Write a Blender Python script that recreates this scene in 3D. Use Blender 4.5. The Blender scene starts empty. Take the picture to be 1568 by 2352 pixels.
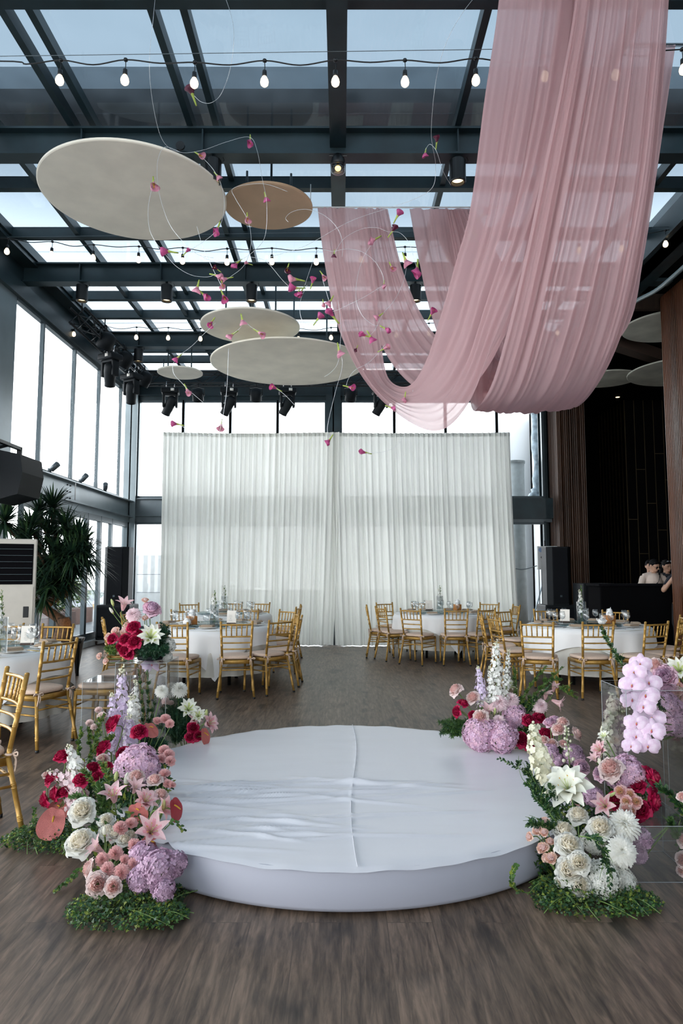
import bpy, math, random
from math import sin, cos, pi, radians, sqrt, atan2
from mathutils import Vector, Matrix, noise
random.seed(7)
SC = bpy.context.scene
COL = SC.collection
# ---------------------------------------------------------------- camera, sky, exposure
CAM_H, PITCH, F = 1.46, radians(5.07), 1568.0
cd = bpy.data.cameras.new('camera'); cam = bpy.data.objects.new('camera', cd); COL.objects.link(cam)
cam.location = (0, 0, CAM_H); cam.rotation_euler = (pi/2 + PITCH, 0, 0)
cd.sensor_fit = 'HORIZONTAL'; cd.sensor_width = 24; cd.lens = 24; cd.clip_start = 0.05; cd.clip_end = 900
SC.camera = cam
vs = SC.view_settings
vs.view_transform = 'Standard'; vs.look = 'None'; vs.gamma = 1; vs.use_curve_mapping = False
vs.exposure = 0.75
SKY_STRENGTH = 1.5
w = bpy.data.worlds.new('sky'); SC.world = w; w.use_nodes = True
nt = w.node_tree; nt.nodes.clear()
o_ = nt.nodes.new('ShaderNodeOutputWorld'); bg = nt.nodes.new('ShaderNodeBackground')
tc = nt.nodes.new('ShaderNodeTexCoord'); sx = nt.nodes.new('ShaderNodeSeparateXYZ')
rp = nt.nodes.new('ShaderNodeValToRGB'); nz = nt.nodes.new('ShaderNodeTexNoise'); mx = nt.nodes.new('ShaderNodeMixRGB')
nt.links.new(tc.outputs['Generated'], sx.inputs[0]); nt.links.new(sx.outputs['Z'], rp.inputs[0])
e = rp.color_ramp.elements
e[0].position = 0.0; e[0].color = (3.6, 3.62, 3.66, 1)
e[1].position = 0.75; e[1].color = (0.36, 0.46, 0.54, 1)
q = e.new(0.28); q.color = (2.9, 2.95, 3.0, 1)
q = e.new(0.48); q.color = (0.58, 0.65, 0.72, 1)
nz.inputs['Scale'].default_value = 3.0; nz.inputs['Detail'].default_value = 5
nt.links.new(tc.outputs['Generated'], nz.inputs['Vector'])
mx.blend_type = 'SOFT_LIGHT'; mx.inputs[0].default_value = 0.35
nt.links.new(rp.outputs[0], mx.inputs[1]); nt.links.new(nz.outputs['Fac'], mx.inputs[2])
nt.links.new(mx.outputs[0], bg.inputs[0]); bg.inputs[1].default_value = SKY_STRENGTH
nt.links.new(bg.outputs[0], o_.inputs[0])
# a high, veiled sun gives the soft direction of the daylight
sl = bpy.data.lights.new('sun', 'SUN'); so = bpy.data.objects.new('sun', sl); COL.objects.link(so)
sl.energy = .5; sl.angle = radians(40); sl.color = (1, 0.98, 0.95); so.rotation_euler = (radians(-22), radians(-14), 0)
SC.cycles.max_bounces = 10; SC.cycles.transparent_max_bounces = 24; SC.cycles.diffuse_bounces = 5
SC.cycles.caustics_reflective = False; SC.cycles.caustics_refractive = False
# ---------------------------------------------------------------- helpers
cP, sP = cos(PITCH), sin(PITCH)
def U(x, y, Y):                       # the place at depth Y that is seen at x, y
    u, v = (x-784)/F, (1176-y)/F
    d = (u, cP - v*sP, sP + v*cP); t = Y/d[1]
    return Vector((d[0]*t, Y, CAM_H + d[2]*t))
def Uz(x, y, z):
    u, v = (x-784)/F, (1176-y)/F
    d = (u, cP - v*sP, sP + v*cP); t = (z-CAM_H)/d[2]
    return Vector((d[0]*t, d[1]*t, z))
def mpp(p): return ((p.y*cP) + (p.z-CAM_H)*sP)/F      # metres per pixel at a place
def zpix(X, Y, Z):
    Z -= CAM_H; zc = Y*cP + Z*sP; v = -Y*sP + Z*cP
    return 784 + F*X/zc, 1176 - F*v/zc
V = Vector
class MB:
    def __init__(s): s.v = []; s.f = []; s.m = []
    def add(s, vs, fs, m=0):
        b = len(s.v); s.v += [tuple(p) for p in vs]; s.f += [tuple(i+b for i in f) for f in fs]; s.m += [m]*len(fs); return s
    def box(s, a, b, m=0, M=None):
        x0, y0, z0 = a; x1, y1, z1 = b
        vs = [V((x, y, z)) for z in (z0, z1) for x, y in ((x0, y0), (x1, y0), (x1, y1), (x0, y1))]
        if M: vs = [M @ p for p in vs]
        return s.add(vs, [(3, 2, 1, 0), (4, 5, 6, 7), (0, 1, 5, 4), (1, 2, 6, 5), (2, 3, 7, 6), (3, 0, 4, 7)], m)
    def rbox(s, a, b, r=.02, m=0, M=None, n=3):      # box with rounded vertical edges and softened top and bottom
        x0, y0, z0 = a; x1, y1, z1 = b; loop = []
        for cx, cy, a0 in ((x1-r, y1-r, 0), (x0+r, y1-r, pi/2), (x0+r, y0+r, pi), (x1-r, y0+r, 1.5*pi)):
            for k in range(n+1): t = a0 + k*pi/2/n; loop.append((cx, cy, cos(t), sin(t)))
        rows = []; q = min(r, (z1-z0)/2)
        for dz, k in [(0, 0), (q*.3, .7), (q, 1)]: rows.append((z0+dz, k))
        for dz, k in [(q, 1), (q*.3, .7), (0, 0)]: rows.append((z1-dz, k))
        vs = [V((cx+cc*r-(1-k)*cc*r*.6, cy+ss*r-(1-k)*ss*r*.6, z)) for z, k in rows for cx, cy, cc, ss in loop]
        L = len(loop); fs = [(i*L+j, i*L+(j+1) % L, (i+1)*L+(j+1) % L, (i+1)*L+j) for i in range(len(rows)-1) for j in range(L)]
        fs += [tuple(range(L-1, -1, -1)), tuple((len(rows)-1)*L+j for j in range(L))]
        if M: vs = [M @ p for p in vs]
        return s.add(vs, fs, m)
    def tube(s, path, r, n=6, m=0, cap=True):
        P = [V(p) for p in path]; k = len(P)
        R = r if isinstance(r, (list, tuple)) else [r]*k
        T = [(P[min(i+1, k-1)]-P[max(i-1, 0)]).normalized() for i in range(k)]
        up = V((0, 0, 1)) if abs(T[0].z) < .9 else V((1, 0, 0))
        N = T[0].cross(up).normalized(); vs = []
        for i in range(k):
            N = (N - T[i]*N.dot(T[i])); N = N.normalized() if N.length > 1e-6 else T[i].orthogonal().normalized()
            B = T[i].cross(N)
            for j in range(n):
                a = 2*pi*j/n; vs.append(P[i] + (N*cos(a)+B*sin(a))*R[i])
        fs = [(i*n+j, i*n+(j+1) % n, (i+1)*n+(j+1) % n, (i+1)*n+j) for i in range(k-1) for j in range(n)]
        if cap: fs += [tuple(range(n-1, -1, -1)), tuple((k-1)*n+j for j in range(n))]
        return s.add(vs, fs, m)
    def rod(s, a, b, r, n=8, m=0, r2=None): return s.tube([a, b], [r, r if r2 is None else r2], n, m)
    def ringrod(s, a, b, r, rings, n=8, m=0, r2=None):      # turned rod with little bamboo rings
        a, b = V(a), V(b); L = (b-a).length; r2 = r if r2 is None else r2; pts = [(0, 1)]
        for t in rings:
            w_ = .006/L
            pts += [(t-1.6*w_, 1), (t-1.2*w_, 1.13), (t-.3*w_, 1.13), (t, 1.02), (t+.3*w_, 1.13), (t+1.2*w_, 1.13), (t+1.6*w_, 1)]
        pts.append((1, 1))
        return s.tube([a.lerp(b, t) for t, _ in pts], [(r+(r2-r)*t)*k for t, k in pts], n, m)
    def lathe(s, prof, n=20, m=0, M=None, o=(0, 0, 0)):
        o = V(o); vs = [o+V((r*cos(2*pi*j/n), r*sin(2*pi*j/n), z)) for r, z in prof for j in range(n)]
        if M: vs = [M @ p for p in vs]
        fs = [(i*n+j, i*n+(j+1) % n, (i+1)*n+(j+1) % n, (i+1)*n+j) for i in range(len(prof)-1) for j in range(n)]
        if prof[0][0] > 1e-5: fs.append(tuple(range(n-1, -1, -1)))
        if prof[-1][0] > 1e-5: fs.append(tuple((len(prof)-1)*n+j for j in range(n)))
        return s.add(vs, fs, m)
    def grid(s, fn, nu, nv, m=0, closed=False):      # fn(u, v) -> point, u, v in 0..1
        nuu = nu if closed else nu+1
        vs = [fn(i/nu, j/nv) for j in range(nv+1) for i in range(nuu)]
        fs = [(j*nuu+i, j*nuu+(i+1) % nuu, (j+1)*nuu+(i+1) % nuu, (j+1)*nuu+i) for j in range(nv) for i in range(nu)]
        return s.add(vs, fs, m)
    def ball(s, c, r, n=10, m=0, M=None):
        r = r if isinstance(r, (tuple, list)) else (r, r, r); c = V(c)
        k = max(4, n//2)
        vs = []; fs = []
        for i in range(k+1):
            t = pi*i/k
            for j in range(n): a = 2*pi*j/n; vs.append(c+V((r[0]*sin(t)*cos(a), r[1]*sin(t)*sin(a), r[2]*cos(t))))
        fs = [(i*n+j, (i+1)*n+j, (i+1)*n+(j+1) % n, i*n+(j+1) % n) for i in range(k) for j in range(n)]
        if M: vs = [M @ p for p in vs]
        return s.add(vs, fs, m)
    def merge(s, o, M):
        b = len(s.v); s.v += [tuple(M @ V(p)) for p in o.v]; s.f += [tuple(i+b for i in f) for f in o.f]; s.m += o.m; return s
    def mesh(s, name, mats, smooth=True):
        me = bpy.data.meshes.new(name); me.from_pydata(s.v, [], s.f)
        if not isinstance(mats, (list, tuple)): mats = [mats]
        for x in mats: me.materials.append(x)
        if len(mats) > 1: me.polygons.foreach_set('material_index', s.m)
        if smooth: me.polygons.foreach_set('use_smooth', [True]*len(me.polygons))
        me.update(); return me
    def build(s, name, mats, parent=None, smooth=False, **kw):
        o = bpy.data.objects.new(name, s.mesh(name, mats, smooth)); COL.objects.link(o)
        if parent: o.parent = parent
        for k, x in kw.items(): o[k] = x
        return o
def tag(o, label, cat, group=None, kind=None):
    o['label'] = label; o['category'] = cat
    if group: o['group'] = group
    if kind: o['kind'] = kind
    return o
def empty(name, loc, label, cat, group=None, rz=0.0, M=None):
    o = bpy.data.objects.new(name, None); COL.objects.link(o); o.empty_display_size = .05
    if M is not None: o.matrix_world = M
    else: o.location = loc; o.rotation_euler = (0, 0, rz)
    return tag(o, label, cat, group)
class Part:                            # a kit of shared meshes: make() links one copy with its own objects
    def __init__(s, name, mesh=None, kids=(), M=None): s.name, s.mesh, s.kids, s.M = name, mesh, list(kids), M
    def make(s, parent=None, M=None):
        o = bpy.data.objects.new(s.name, s.mesh); COL.objects.link(o)
        if parent: o.parent = parent
        mm = M if M is not None else s.M
        if mm is not None: o.matrix_basis = mm
        for k in s.kids: k.make(o)
        return o
def spawn(kit, M, label, cat, group=None): return tag(kit.make(None, M), label, cat, group)
def TR(loc, rz=0.0, s=1.0): return Matrix.Translation(loc) @ Matrix.Rotation(rz, 4, 'Z') @ Matrix.Scale(s, 4)
def spline(P, n=8):                     # Catmull-Rom through points
    P = [V(p) for p in P]; out = []
    for i in range(len(P)-1):
        p0, p1, p2, p3 = P[max(i-1, 0)], P[i], P[i+1], P[min(i+2, len(P)-1)]
        for k in range(n):
            t = k/n
            out.append(.5*((2*p1)+(p2-p0)*t+(2*p0-5*p1+4*p2-p3)*t*t+(3*p1-p0-3*p2+p3)*t**3))
    out.append(P[-1]); return out
def struct(o): o['kind'] = 'structure'; return o
# ---------------------------------------------------------------- materials
def mat(name, col, rough=.6, metal=0.0, var=0.0, scale=8.0, bump=0.0, emit=None, estr=0.0, sheen=0.0, stretch=None, trans=0.0, col2=None, spec=None, bscale=None):
    m = bpy.data.materials.new(name); m.use_nodes = True; n = m.node_tree; b = n.nodes['Principled BSDF']
    b.inputs['Roughness'].default_value = rough; b.inputs['Metallic'].default_value = metal
    b.inputs['Base Color'].default_value = (*col, 1)
    if spec is not None: b.inputs['Specular IOR Level'].default_value = spec
    if sheen: b.inputs['Sheen Weight'].default_value = sheen
    if emit: b.inputs['Emission Color'].default_value = (*emit, 1); b.inputs['Emission Strength'].default_value = estr
    t = n.nodes.new('ShaderNodeTexCoord'); mp = n.nodes.new('ShaderNodeMapping'); x = n.nodes.new('ShaderNodeTexNoise')
    n.links.new(t.outputs['Object'], mp.inputs[0]); n.links.new(mp.outputs[0], x.inputs['Vector'])
    x.inputs['Scale'].default_value = scale; x.inputs['Detail'].default_value = 4
    if stretch: mp.inputs['Scale'].default_value = stretch
    if var or col2:
        r = n.nodes.new('ShaderNodeValToRGB'); c2 = col2 if col2 else tuple(min(1, c*(1+var)) for c in col)
        c1 = col if col2 else tuple(c*(1-var) for c in col)
        r.color_ramp.elements[0].position = .35; r.color_ramp.elements[1].position = .65
        r.color_ramp.elements[0].color = (*c1, 1); r.color_ramp.elements[1].color = (*c2, 1)
        n.links.new(x.outputs['Fac'], r.inputs[0]); n.links.new(r.outputs[0], b.inputs['Base Color'])
    if bump:
        bp = n.nodes.new('ShaderNodeBump'); bp.inputs['Strength'].default_value = bump; bp.inputs['Distance'].default_value = .01
        if bscale:
            x2 = n.nodes.new('ShaderNodeTexNoise'); x2.inputs['Scale'].default_value = bscale; n.links.new(mp.outputs[0], x2.inputs['Vector'])
            n.links.new(x2.outputs['Fac'], bp.inputs['Height'])
        else: n.links.new(x.outputs['Fac'], bp.inputs['Height'])
        n.links.new(bp.outputs[0], b.inputs['Normal'])
    if trans:                             # thin cloth or petal: part of the light passes through
        tl = n.nodes.new('ShaderNodeBsdfTranslucent'); ms = n.nodes.new('ShaderNodeMixShader'); ms.inputs[0].default_value = trans
        tl.inputs[0].default_value = (*(col2 or col), 1)
        if var or col2: n.links.new(r.outputs[0], tl.inputs[0])
        out = n.nodes['Material Output']
        n.links.new(b.outputs[0], ms.inputs[1]); n.links.new(tl.outputs[0], ms.inputs[2]); n.links.new(ms.outputs[0], out.inputs[0])
    return m
def glass(name, tint=(1, 1, 1), refl=.06, edge=.35, haze=0.0, hcol=(1, 1, 1)):      # thin clear sheet: what is behind, plus a reflection growing to the edges
    m = bpy.data.materials.new(name); m.use_nodes = True; n = m.node_tree; n.nodes.clear()
    o = n.nodes.new('ShaderNodeOutputMaterial'); t = n.nodes.new('ShaderNodeBsdfTransparent'); g = n.nodes.new('ShaderNodeBsdfGlossy')
    g.inputs['Roughness'].default_value = .03; t.inputs[0].default_value = (*tint, 1)
    l = n.nodes.new('ShaderNodeLayerWeight'); l.inputs[0].default_value = .5
    a = n.nodes.new('ShaderNodeMath'); a.operation = 'MULTIPLY_ADD'; a.inputs[1].default_value = edge; a.inputs[2].default_value = refl
    pw = n.nodes.new('ShaderNodeMath'); pw.operation = 'POWER'; pw.inputs[1].default_value = 3.0; n.links.new(l.outputs['Facing'], pw.inputs[0]); n.links.new(pw.outputs[0], a.inputs[0]); x = n.nodes.new('ShaderNodeMixShader')
    n.links.new(a.outputs[0], x.inputs[0]); n.links.new(t.outputs[0], x.inputs[1]); n.links.new(g.outputs[0], x.inputs[2])
    last = x
    if haze:
        d = n.nodes.new('ShaderNodeBsdfTranslucent'); d.inputs[0].default_value = (*hcol, 1)
        y = n.nodes.new('ShaderNodeMixShader'); y.inputs[0].default_value = haze
        nzt = n.nodes.new('ShaderNodeTexNoise'); nzt.inputs['Scale'].default_value = 2.2; nzt.inputs['Detail'].default_value = 6
        tcx = n.nodes.new('ShaderNodeTexCoord'); n.links.new(tcx.outputs['Object'], nzt.inputs['Vector'])
        mm = n.nodes.new('ShaderNodeMath'); mm.operation = 'MULTIPLY'; mm.inputs[1].default_value = haze*2
        n.links.new(nzt.outputs['Fac'], mm.inputs[0]); n.links.new(mm.outputs[0], y.inputs[0])
        n.links.new(x.outputs[0], y.inputs[1]); n.links.new(d.outputs[0], y.inputs[2]); last = y
    n.links.new(last.outputs[0], o.inputs[0]); return m
STEEL = mat('dark_painted_steel', (.013, .029, .036), .42, .15, var=.25, scale=2.5)
STEEL2 = mat('grey_painted_steel', (.10, .125, .14), .38, .3, var=.15, scale=2)
ALU = mat('door_aluminium', (.055, .075, .085), .4, .4)
BLACK = mat('black_metal', (.006, .007, .008), .4, .2)
BLACKR = mat('black_plastic', (.006, .008, .010), .6, spec=.2, bump=.15, scale=160)
GRILLE = mat('speaker_grille', (.005, .006, .008), .7, spec=.15, bump=.6, scale=220)
ROOFGLASS = glass('roof_glass', (.58, .63, .665), .03, .3, .035, (.8, .88, .95))
WALLGLASS = glass('window_glass', (.95, .97, .98), .03, .4)
ACRYL = glass('clear_acrylic', (.955, .965, .97), .07, .5)
ACRYLEDGE = mat('acrylic_edge', (.62, .66, .68), .15, spec=.6, trans=.5)
STEMGLASS = glass('wine_glass_clear', (.955, .965, .97), .07, .7)
TURN = glass('turntable_glass', (.50, .63, .64), .12, .5)
WATERG = glass('water', (.90, .95, .94), .06, .6)
GOLD = mat('gold_paint', (.42, .24, .055), .34, .35, var=.22, scale=14)
CUSH = mat('beige_cushion', (.63, .475, .375), .9, var=.05, scale=60, bump=.15)
LINEN = mat('white_tablecloth', (.80, .80, .79), .85, bump=.12, scale=260)
CREAM = mat('cream_underlay_cloth', (.60, .585, .53), .9, bump=.1, scale=200)
NAPK = mat('beige_napkin', (.38, .29, .21), .9, bump=.2, scale=120)
CHINA = mat('white_china', (.82, .81, .78), .2)
CUTL = mat('cutlery_steel', (.55, .55, .56), .22, .9)
CARD = mat('card_paper', (.78, .74, .67), .8)
INK = mat('black_ink', (.015, .012, .012), .7)
WOODD = mat('dark_wood_block', (.05, .03, .02), .6)
AMBER = mat('amber_wood_box', (.38, .15, .03), .45, var=.2, scale=20)
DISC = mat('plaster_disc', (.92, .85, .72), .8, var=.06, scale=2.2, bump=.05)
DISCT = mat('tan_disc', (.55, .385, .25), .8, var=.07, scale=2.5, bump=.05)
BULB = mat('lit_bulb', (.9, .8, .65), .4, emit=(1, .80, .55), estr=1.0)
BLACKM = mat('matte_black', (.004, .004, .005), .9, spec=.04)
GLOW = mat('lamp_glow', (.9, .8, .6), .4, emit=(1, .74, .42), estr=1.6)
WIRE = mat('silver_wire', (.72, .74, .75), .3, .6)
WHITEP = mat('white_paint', (.72, .73, .73), .6)
# ================================================================ THE SETTING
def plank_floor():
    m = bpy.data.materials.new('wood_plank_floor'); m.use_nodes = True; n = m.node_tree; b = n.nodes['Principled BSDF']
    tc = n.nodes.new('ShaderNodeTexCoord'); mp = n.nodes.new('ShaderNodeMapping'); mp.inputs['Rotation'].default_value = (0, 0, radians(90))
    n.links.new(tc.outputs['Object'], mp.inputs[0])
    br = n.nodes.new('ShaderNodeTexBrick'); br.inputs['Scale'].default_value = 1; br.inputs['Brick Width'].default_value = 1.5; br.inputs['Row Height'].default_value = .19
    br.inputs['Mortar Size'].default_value = .0022; br.inputs['Color1'].default_value = (.30, .30, .30, 1); br.inputs['Color2'].default_value = (.72, .72, .72, 1); br.inputs['Mortar'].default_value = (.12, .12, .12, 1)
    br.offset = .37; br.inputs['Mortar Smooth'].default_value = .4
    n.links.new(mp.outputs[0], br.inputs['Vector'])
    st = n.nodes.new('ShaderNodeMapping'); st.inputs['Scale'].default_value = (7.5, .75, 1); n.links.new(tc.outputs['Object'], st.inputs[0])
    g = n.nodes.new('ShaderNodeTexNoise'); g.inputs['Scale'].default_value = 5.0; g.inputs['Detail'].default_value = 8; g.inputs['Roughness'].default_value = .65; g.inputs['Distortion'].default_value = .45
    # each plank has its own piece of grain
    ad = n.nodes.new('ShaderNodeVectorMath'); ad.operation = 'MULTIPLY_ADD'; ad.inputs[1].default_value = (7, 31, 13)
    n.links.new(br.outputs['Color'], ad.inputs[0]); n.links.new(st.outputs[0], ad.inputs[2]); n.links.new(ad.outputs[0], g.inputs['Vector'])
    kn = n.nodes.new('ShaderNodeTexNoise'); kn.inputs['Scale'].default_value = 2.1; kn.inputs['Detail'].default_value = 3
    s2 = n.nodes.new('ShaderNodeMapping'); s2.inputs['Scale'].default_value = (2.6, .9, 1); n.links.new(tc.outputs['Object'], s2.inputs[0]); n.links.new(s2.outputs[0], kn.inputs['Vector'])
    r = n.nodes.new('ShaderNodeValToRGB'); E = r.color_ramp.elements
    E[0].position = .34; E[0].color = (.054, .037, .027, 1); E[1].position = .66; E[1].color = (.22, .150, .106, 1)
    x = E.new(.5); x.color = (.125, .086, .061, 1)
    n.links.new(g.outputs['Fac'], r.inputs[0])
    k2 = n.nodes.new('ShaderNodeValToRGB'); k2.color_ramp.elements[0].position = .33; k2.color_ramp.elements[0].color = (.22, .25, .30, 1); k2.color_ramp.elements[1].position = .43; k2.color_ramp.elements[1].color = (1, 1, 1, 1)
    n.links.new(kn.outputs['Fac'], k2.inputs[0])
    a = n.nodes.new('ShaderNodeMixRGB'); a.blend_type = 'MULTIPLY'; a.inputs[0].default_value = .75; n.links.new(r.outputs[0], a.inputs[1]); n.links.new(k2.outputs[0], a.inputs[2])
    c = n.nodes.new('ShaderNodeMixRGB'); c.blend_type = 'OVERLAY'; c.inputs[0].default_value = .38; n.links.new(a.outputs[0], c.inputs[1]); n.links.new(br.outputs['Color'], c.inputs[2])
    n.links.new(c.outputs[0], b.inputs['Base Color']); b.inputs['Roughness'].default_value = .40
    bp = n.nodes.new('ShaderNodeBump'); bp.inputs['Strength'].default_value = .12; bp.inputs['Distance'].default_value = .004
    n.links.new(g.outputs['Fac'], bp.inputs['Height']); n.links.new(bp.outputs[0], b.inputs['Normal'])
    return m
FLOORM = plank_floor()
XL, XR, YB = -5.15, 5.15, 16.6
struct(MB().box((-5.3, -6, -.2), (14, 21, 0)).build('floor', FLOORM))
ZB, ZT = 6.10, 6.42                       # underside and top of the main roof beams
def ibeam(mb, a, b, z0, z1, w_, axis, t=.025):
    if axis == 'x':
        x0, x1, y = a[0], b[0], a[1]
        mb.box((x0, y-w_/2, z0), (x1, y+w_/2, z0+t)); mb.box((x0, y-w_/2, z1-t), (x1, y+w_/2, z1)); mb.box((x0, y-.012, z0+t), (x1, y+.012, z1-t))
    else:
        y0, y1, x = a[1], b[1], a[0]
        mb.box((x-w_/2, y0, z0), (x+w_/2, y1, z0+t)); mb.box((x-w_/2, y0, z1-t), (x+w_/2, y1, z1)); mb.box((x-.012, y0, z0+t), (x+.012, y1, z1-t))
BY = [.8, 4.05, 7.3, 10.65, 13.8, 16.5]
for i, y in enumerate(BY):
    if i == 1: continue
    m = MB(); ibeam(m, (XL, y), (5.3, y), ZB, ZT, .2, 'x')
    for xs in (-4.2, -2.9, -1.55, 1.3, 2.7): m.box((xs-.008, y-.09, ZB+.025), (xs+.008, y+.09, ZT-.025))
    struct(m.build(f'ceiling_beam_{i+1}', STEEL))
# purlins across, rafters along, and the ridge girder down the middle
for i, y in enumerate([-2.5, 2.6, 5.55, 8.45, 9.75, 12.05, 12.95, 15.0, 15.75]):
    struct(MB().box((XL, y-.05, 6.40), (4.75, y+.05, 6.56)).build(f'trim_{i+1}', STEEL))
RX = [-4.9, -3.9, -3.02, -2.81, -1.69, -1.42, 1.30, 2.68, 4.05, 4.7]
for i, x in enumerate(RX):
    hi = x in (-2.81, -1.42)
    struct(MB().box((x-.035, -3, 6.43 if not hi else 6.50), (x+.035, 17, 6.57 if not hi else 6.62)).build(f'trim_{i+20}', STEEL))
struct(MB().box((-.13, -3, 6.22), (.05, 10.6, 6.56)).build('trim_40', STEEL))
struct(MB().box((-.09, 10.6, 6.44), (.01, 17, 6.56)).build('trim_41', STEEL))
for i in range(5):
    y0, y1 = [-3, 4.05, 7.3, 10.65, 13.8][i], [4.05, 7.3, 10.65, 13.8, 17.0][i]
    struct(MB().box((XL-.1, y0, 6.63), (4.8, y1, 6.645)).build(f'window_{i+1}', ROOFGLASS))
# long cover box lying across the glass above the first beam
COVER = mat('roof_cover_metal', (.060, .090, .115), .7, var=.2, scale=1.5)
struct(MB().box((-8, 7.12, 6.80), (4.9, 7.95, 7.06)).build('ceiling_cover', COVER))
# eaves beams, side and back walls of steel and glass
m = MB(); m.box((XL-.12, -3, 5.80), (XL+.10, 17, 6.05)); m.box((XL-.12, -3, 6.05), (XL+.02, 17, 6.63)); m.box((XL-.05, -3, 6.36), (XL+.25, 17, 6.42))
struct(m.build('trim_42', STEEL))
m = MB(); m.box((4.5, -3, 6.02), (4.72, 17, 6.44)); m.box((4.42, -3, 6.02), (4.80, 17, 6.05)); struct(m.build('trim_43', STEEL))
m = MB(); ibeam(m, (XL-.1, YB), (XR, YB), 5.80, 6.10, .22, 'x'); m.box((XL, YB-.06, 5.70), (XR, YB+.06, 5.80)); struct(m.build('trim_44', STEEL))
def hcolumn(name, x, y, ax, mt, w_=.30, z1=6.1):
    m = MB(); h = w_/2
    if ax == 'y': m.box((x-h, y-h, 0), (x+h, y-h+.03, z1)); m.box((x-h, y+h-.03, 0), (x+h, y+h, z1)); m.box((x-.015, y-h, 0), (x+.015, y+h, z1))
    else: m.box((x-h, y-h, 0), (x-h+.03, y+h, z1)); m.box((x+h-.03, y-h, 0), (x+h, y+h, z1)); m.box((x-h, y-.015, 0), (x+h, y+.015, z1))
    return struct(m.build(name, mt))
COLM = mat('column_steel', (.13, .165, .18), .38, .35, var=.12, scale=1.6)
struct(MB().box((XL-.45, 9.60, 0), (XL+.03, 10.44, 6.1)).build('wall_left_column_1', COLM)); hcolumn('wall_left_column_2', XL-.12, 7.3, 'x', COLM, .36)
hcolumn('wall_left_column_3', XL+.02, YB-.05, 'y', COLM, .30)
hcolumn('wall_back_column_1', -.20, YB-.02, 'y', STEEL, .36); hcolumn('wall_back_column_2', XR-.05, YB+.25, 'y', STEEL, .3)
# band beams at mid height
m = MB(); ibeam(m, (XL, -3), (XL, 16.5), 2.78, 3.18, .26, 'y'); m.box((XL-.02, -3, 2.66), (XL+.04, 16.5, 2.78))
struct(m.build('wall_left_beam', COLM))
m = MB(); m.box((XL+.138, 12.75, 2.82), (XL+.142, 12.79, 3.14), 0)
for dy in (-.06, .08):
    for dz in (2.86, 2.98, 3.10): m.rod((XL+.01, 12.77+dy, dz), (XL+.03, 12.77+dy, dz), .016, 6)
struct(m.build('wall_left_splice_plate', BLACK))
m = MB(); ibeam(m, (XL, YB), (XR, YB), 2.82, 3.26, .26, 'x'); m.box((XL, YB-.05, 2.68), (XR, YB+.03, 2.82)); struct(m.build('wall_back_beam', STEEL2))
struct(MB().box((4.05, YB-.16, 2.76), (5.13, YB-.13, 3.26)).build('wall_back_beam_cover', STEEL))
# windows of the left wall: one frame and pane for each bay
ym = [-1.2, .2, 1.6, 3.0, 4.4, 5.8, 7.2, 8.6, 9.6, 11.45, 12.85, 14.2, 15.62]
for i in range(len(ym)-1):
    y0, y1 = ym[i], ym[i+1]
    if i == 8: y0 = 10.44
    m = MB(); m.box((XL-.035, y1-.022, 3.18), (XL+.035, y1+.022, 5.8)); m.box((XL-.04, y0, 5.74), (XL+.04, y1, 5.8)); m.box((XL-.04, y0, 3.18), (XL+.04, y1, 3.23))
    o = struct(m.build(f'window_{i+10}', ALU)); MB().box((XL-.006, y0+.03, 3.23), (XL+.006, y1-.03, 5.74)).build('pane', WALLGLASS, o)
# glazed folding doors below
dy = [10.9, 11.6, 12.3, 13.0, 13.75, 14.5, 15.2, 16.3]
for i in range(len(dy)-1):
    y0, y1 = dy[i], dy[i+1]; fr = .055
    m = MB(); m.box((XL-.04, y0+.01, .10), (XL+.04, y0+fr, 2.66)); m.box((XL-.04, y1-fr, .10), (XL+.04, y1-.01, 2.66)); m.box((XL-.04, y0+fr, 2.54), (XL+.04, y1-fr, 2.66)); m.box((XL-.04, y0+fr, .10), (XL+.04, y1-fr, .24))
    A = {3: 16, 4: -16, 5: 12}.get(i, 0)
    o = struct(m.build(f'door_{i+1}', ALU)); MB().box((XL-.006, y0+fr, .24), (XL+.006, y1-fr, 2.54)).build('pane', WALLGLASS, o)
    if i in (1, 3, 5): MB().box((XL+.04, y1-.05, 1.0), (XL+.07, y1-.02, 1.18)).build('door_handle', BLACK, o)
SILL = mat('pale_stone_kerb', (.42, .43, .43), .5, var=.08)
struct(MB().box((XL-.2, -3, 0), (XL+.16, 16.4, .10)).build('baseboard_left', SILL))
struct(MB().box((XL, YB-.12, 0), (XR, YB+.15, .12)).build('baseboard_back', SILL))
# back wall panes
xm = [XL+.14, -3.9, -2.74, -1.575, -.38, -.02, 1.30, 2.56, 3.82, XR-.2]
k = 30
for i in range(len(xm)-1):
    if i == 4: continue
    x0, x1 = xm[i], xm[i+1]
    for z0, z1 in ((3.26, 5.72), (.12, 2.70)):
        m = MB(); m.box((x0-.02, YB-.05, z0), (x0+.035, YB+.05, z1)); m.box((x1-.035, YB-.05, z0), (x1+.02, YB+.05, z1)); m.box((x0, YB-.04, z1-.07), (x1, YB+.04, z1)); m.box((x0, YB-.04, z0), (x1, YB+.04, z0+.06))
        o = struct(m.build(f'window_{k}', ALU)); k += 1
        MB().box((x0+.03, YB-.006, z0+.06), (x1-.03, YB+.006, z1-.07)).build('pane', WALLGLASS, o)
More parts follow.
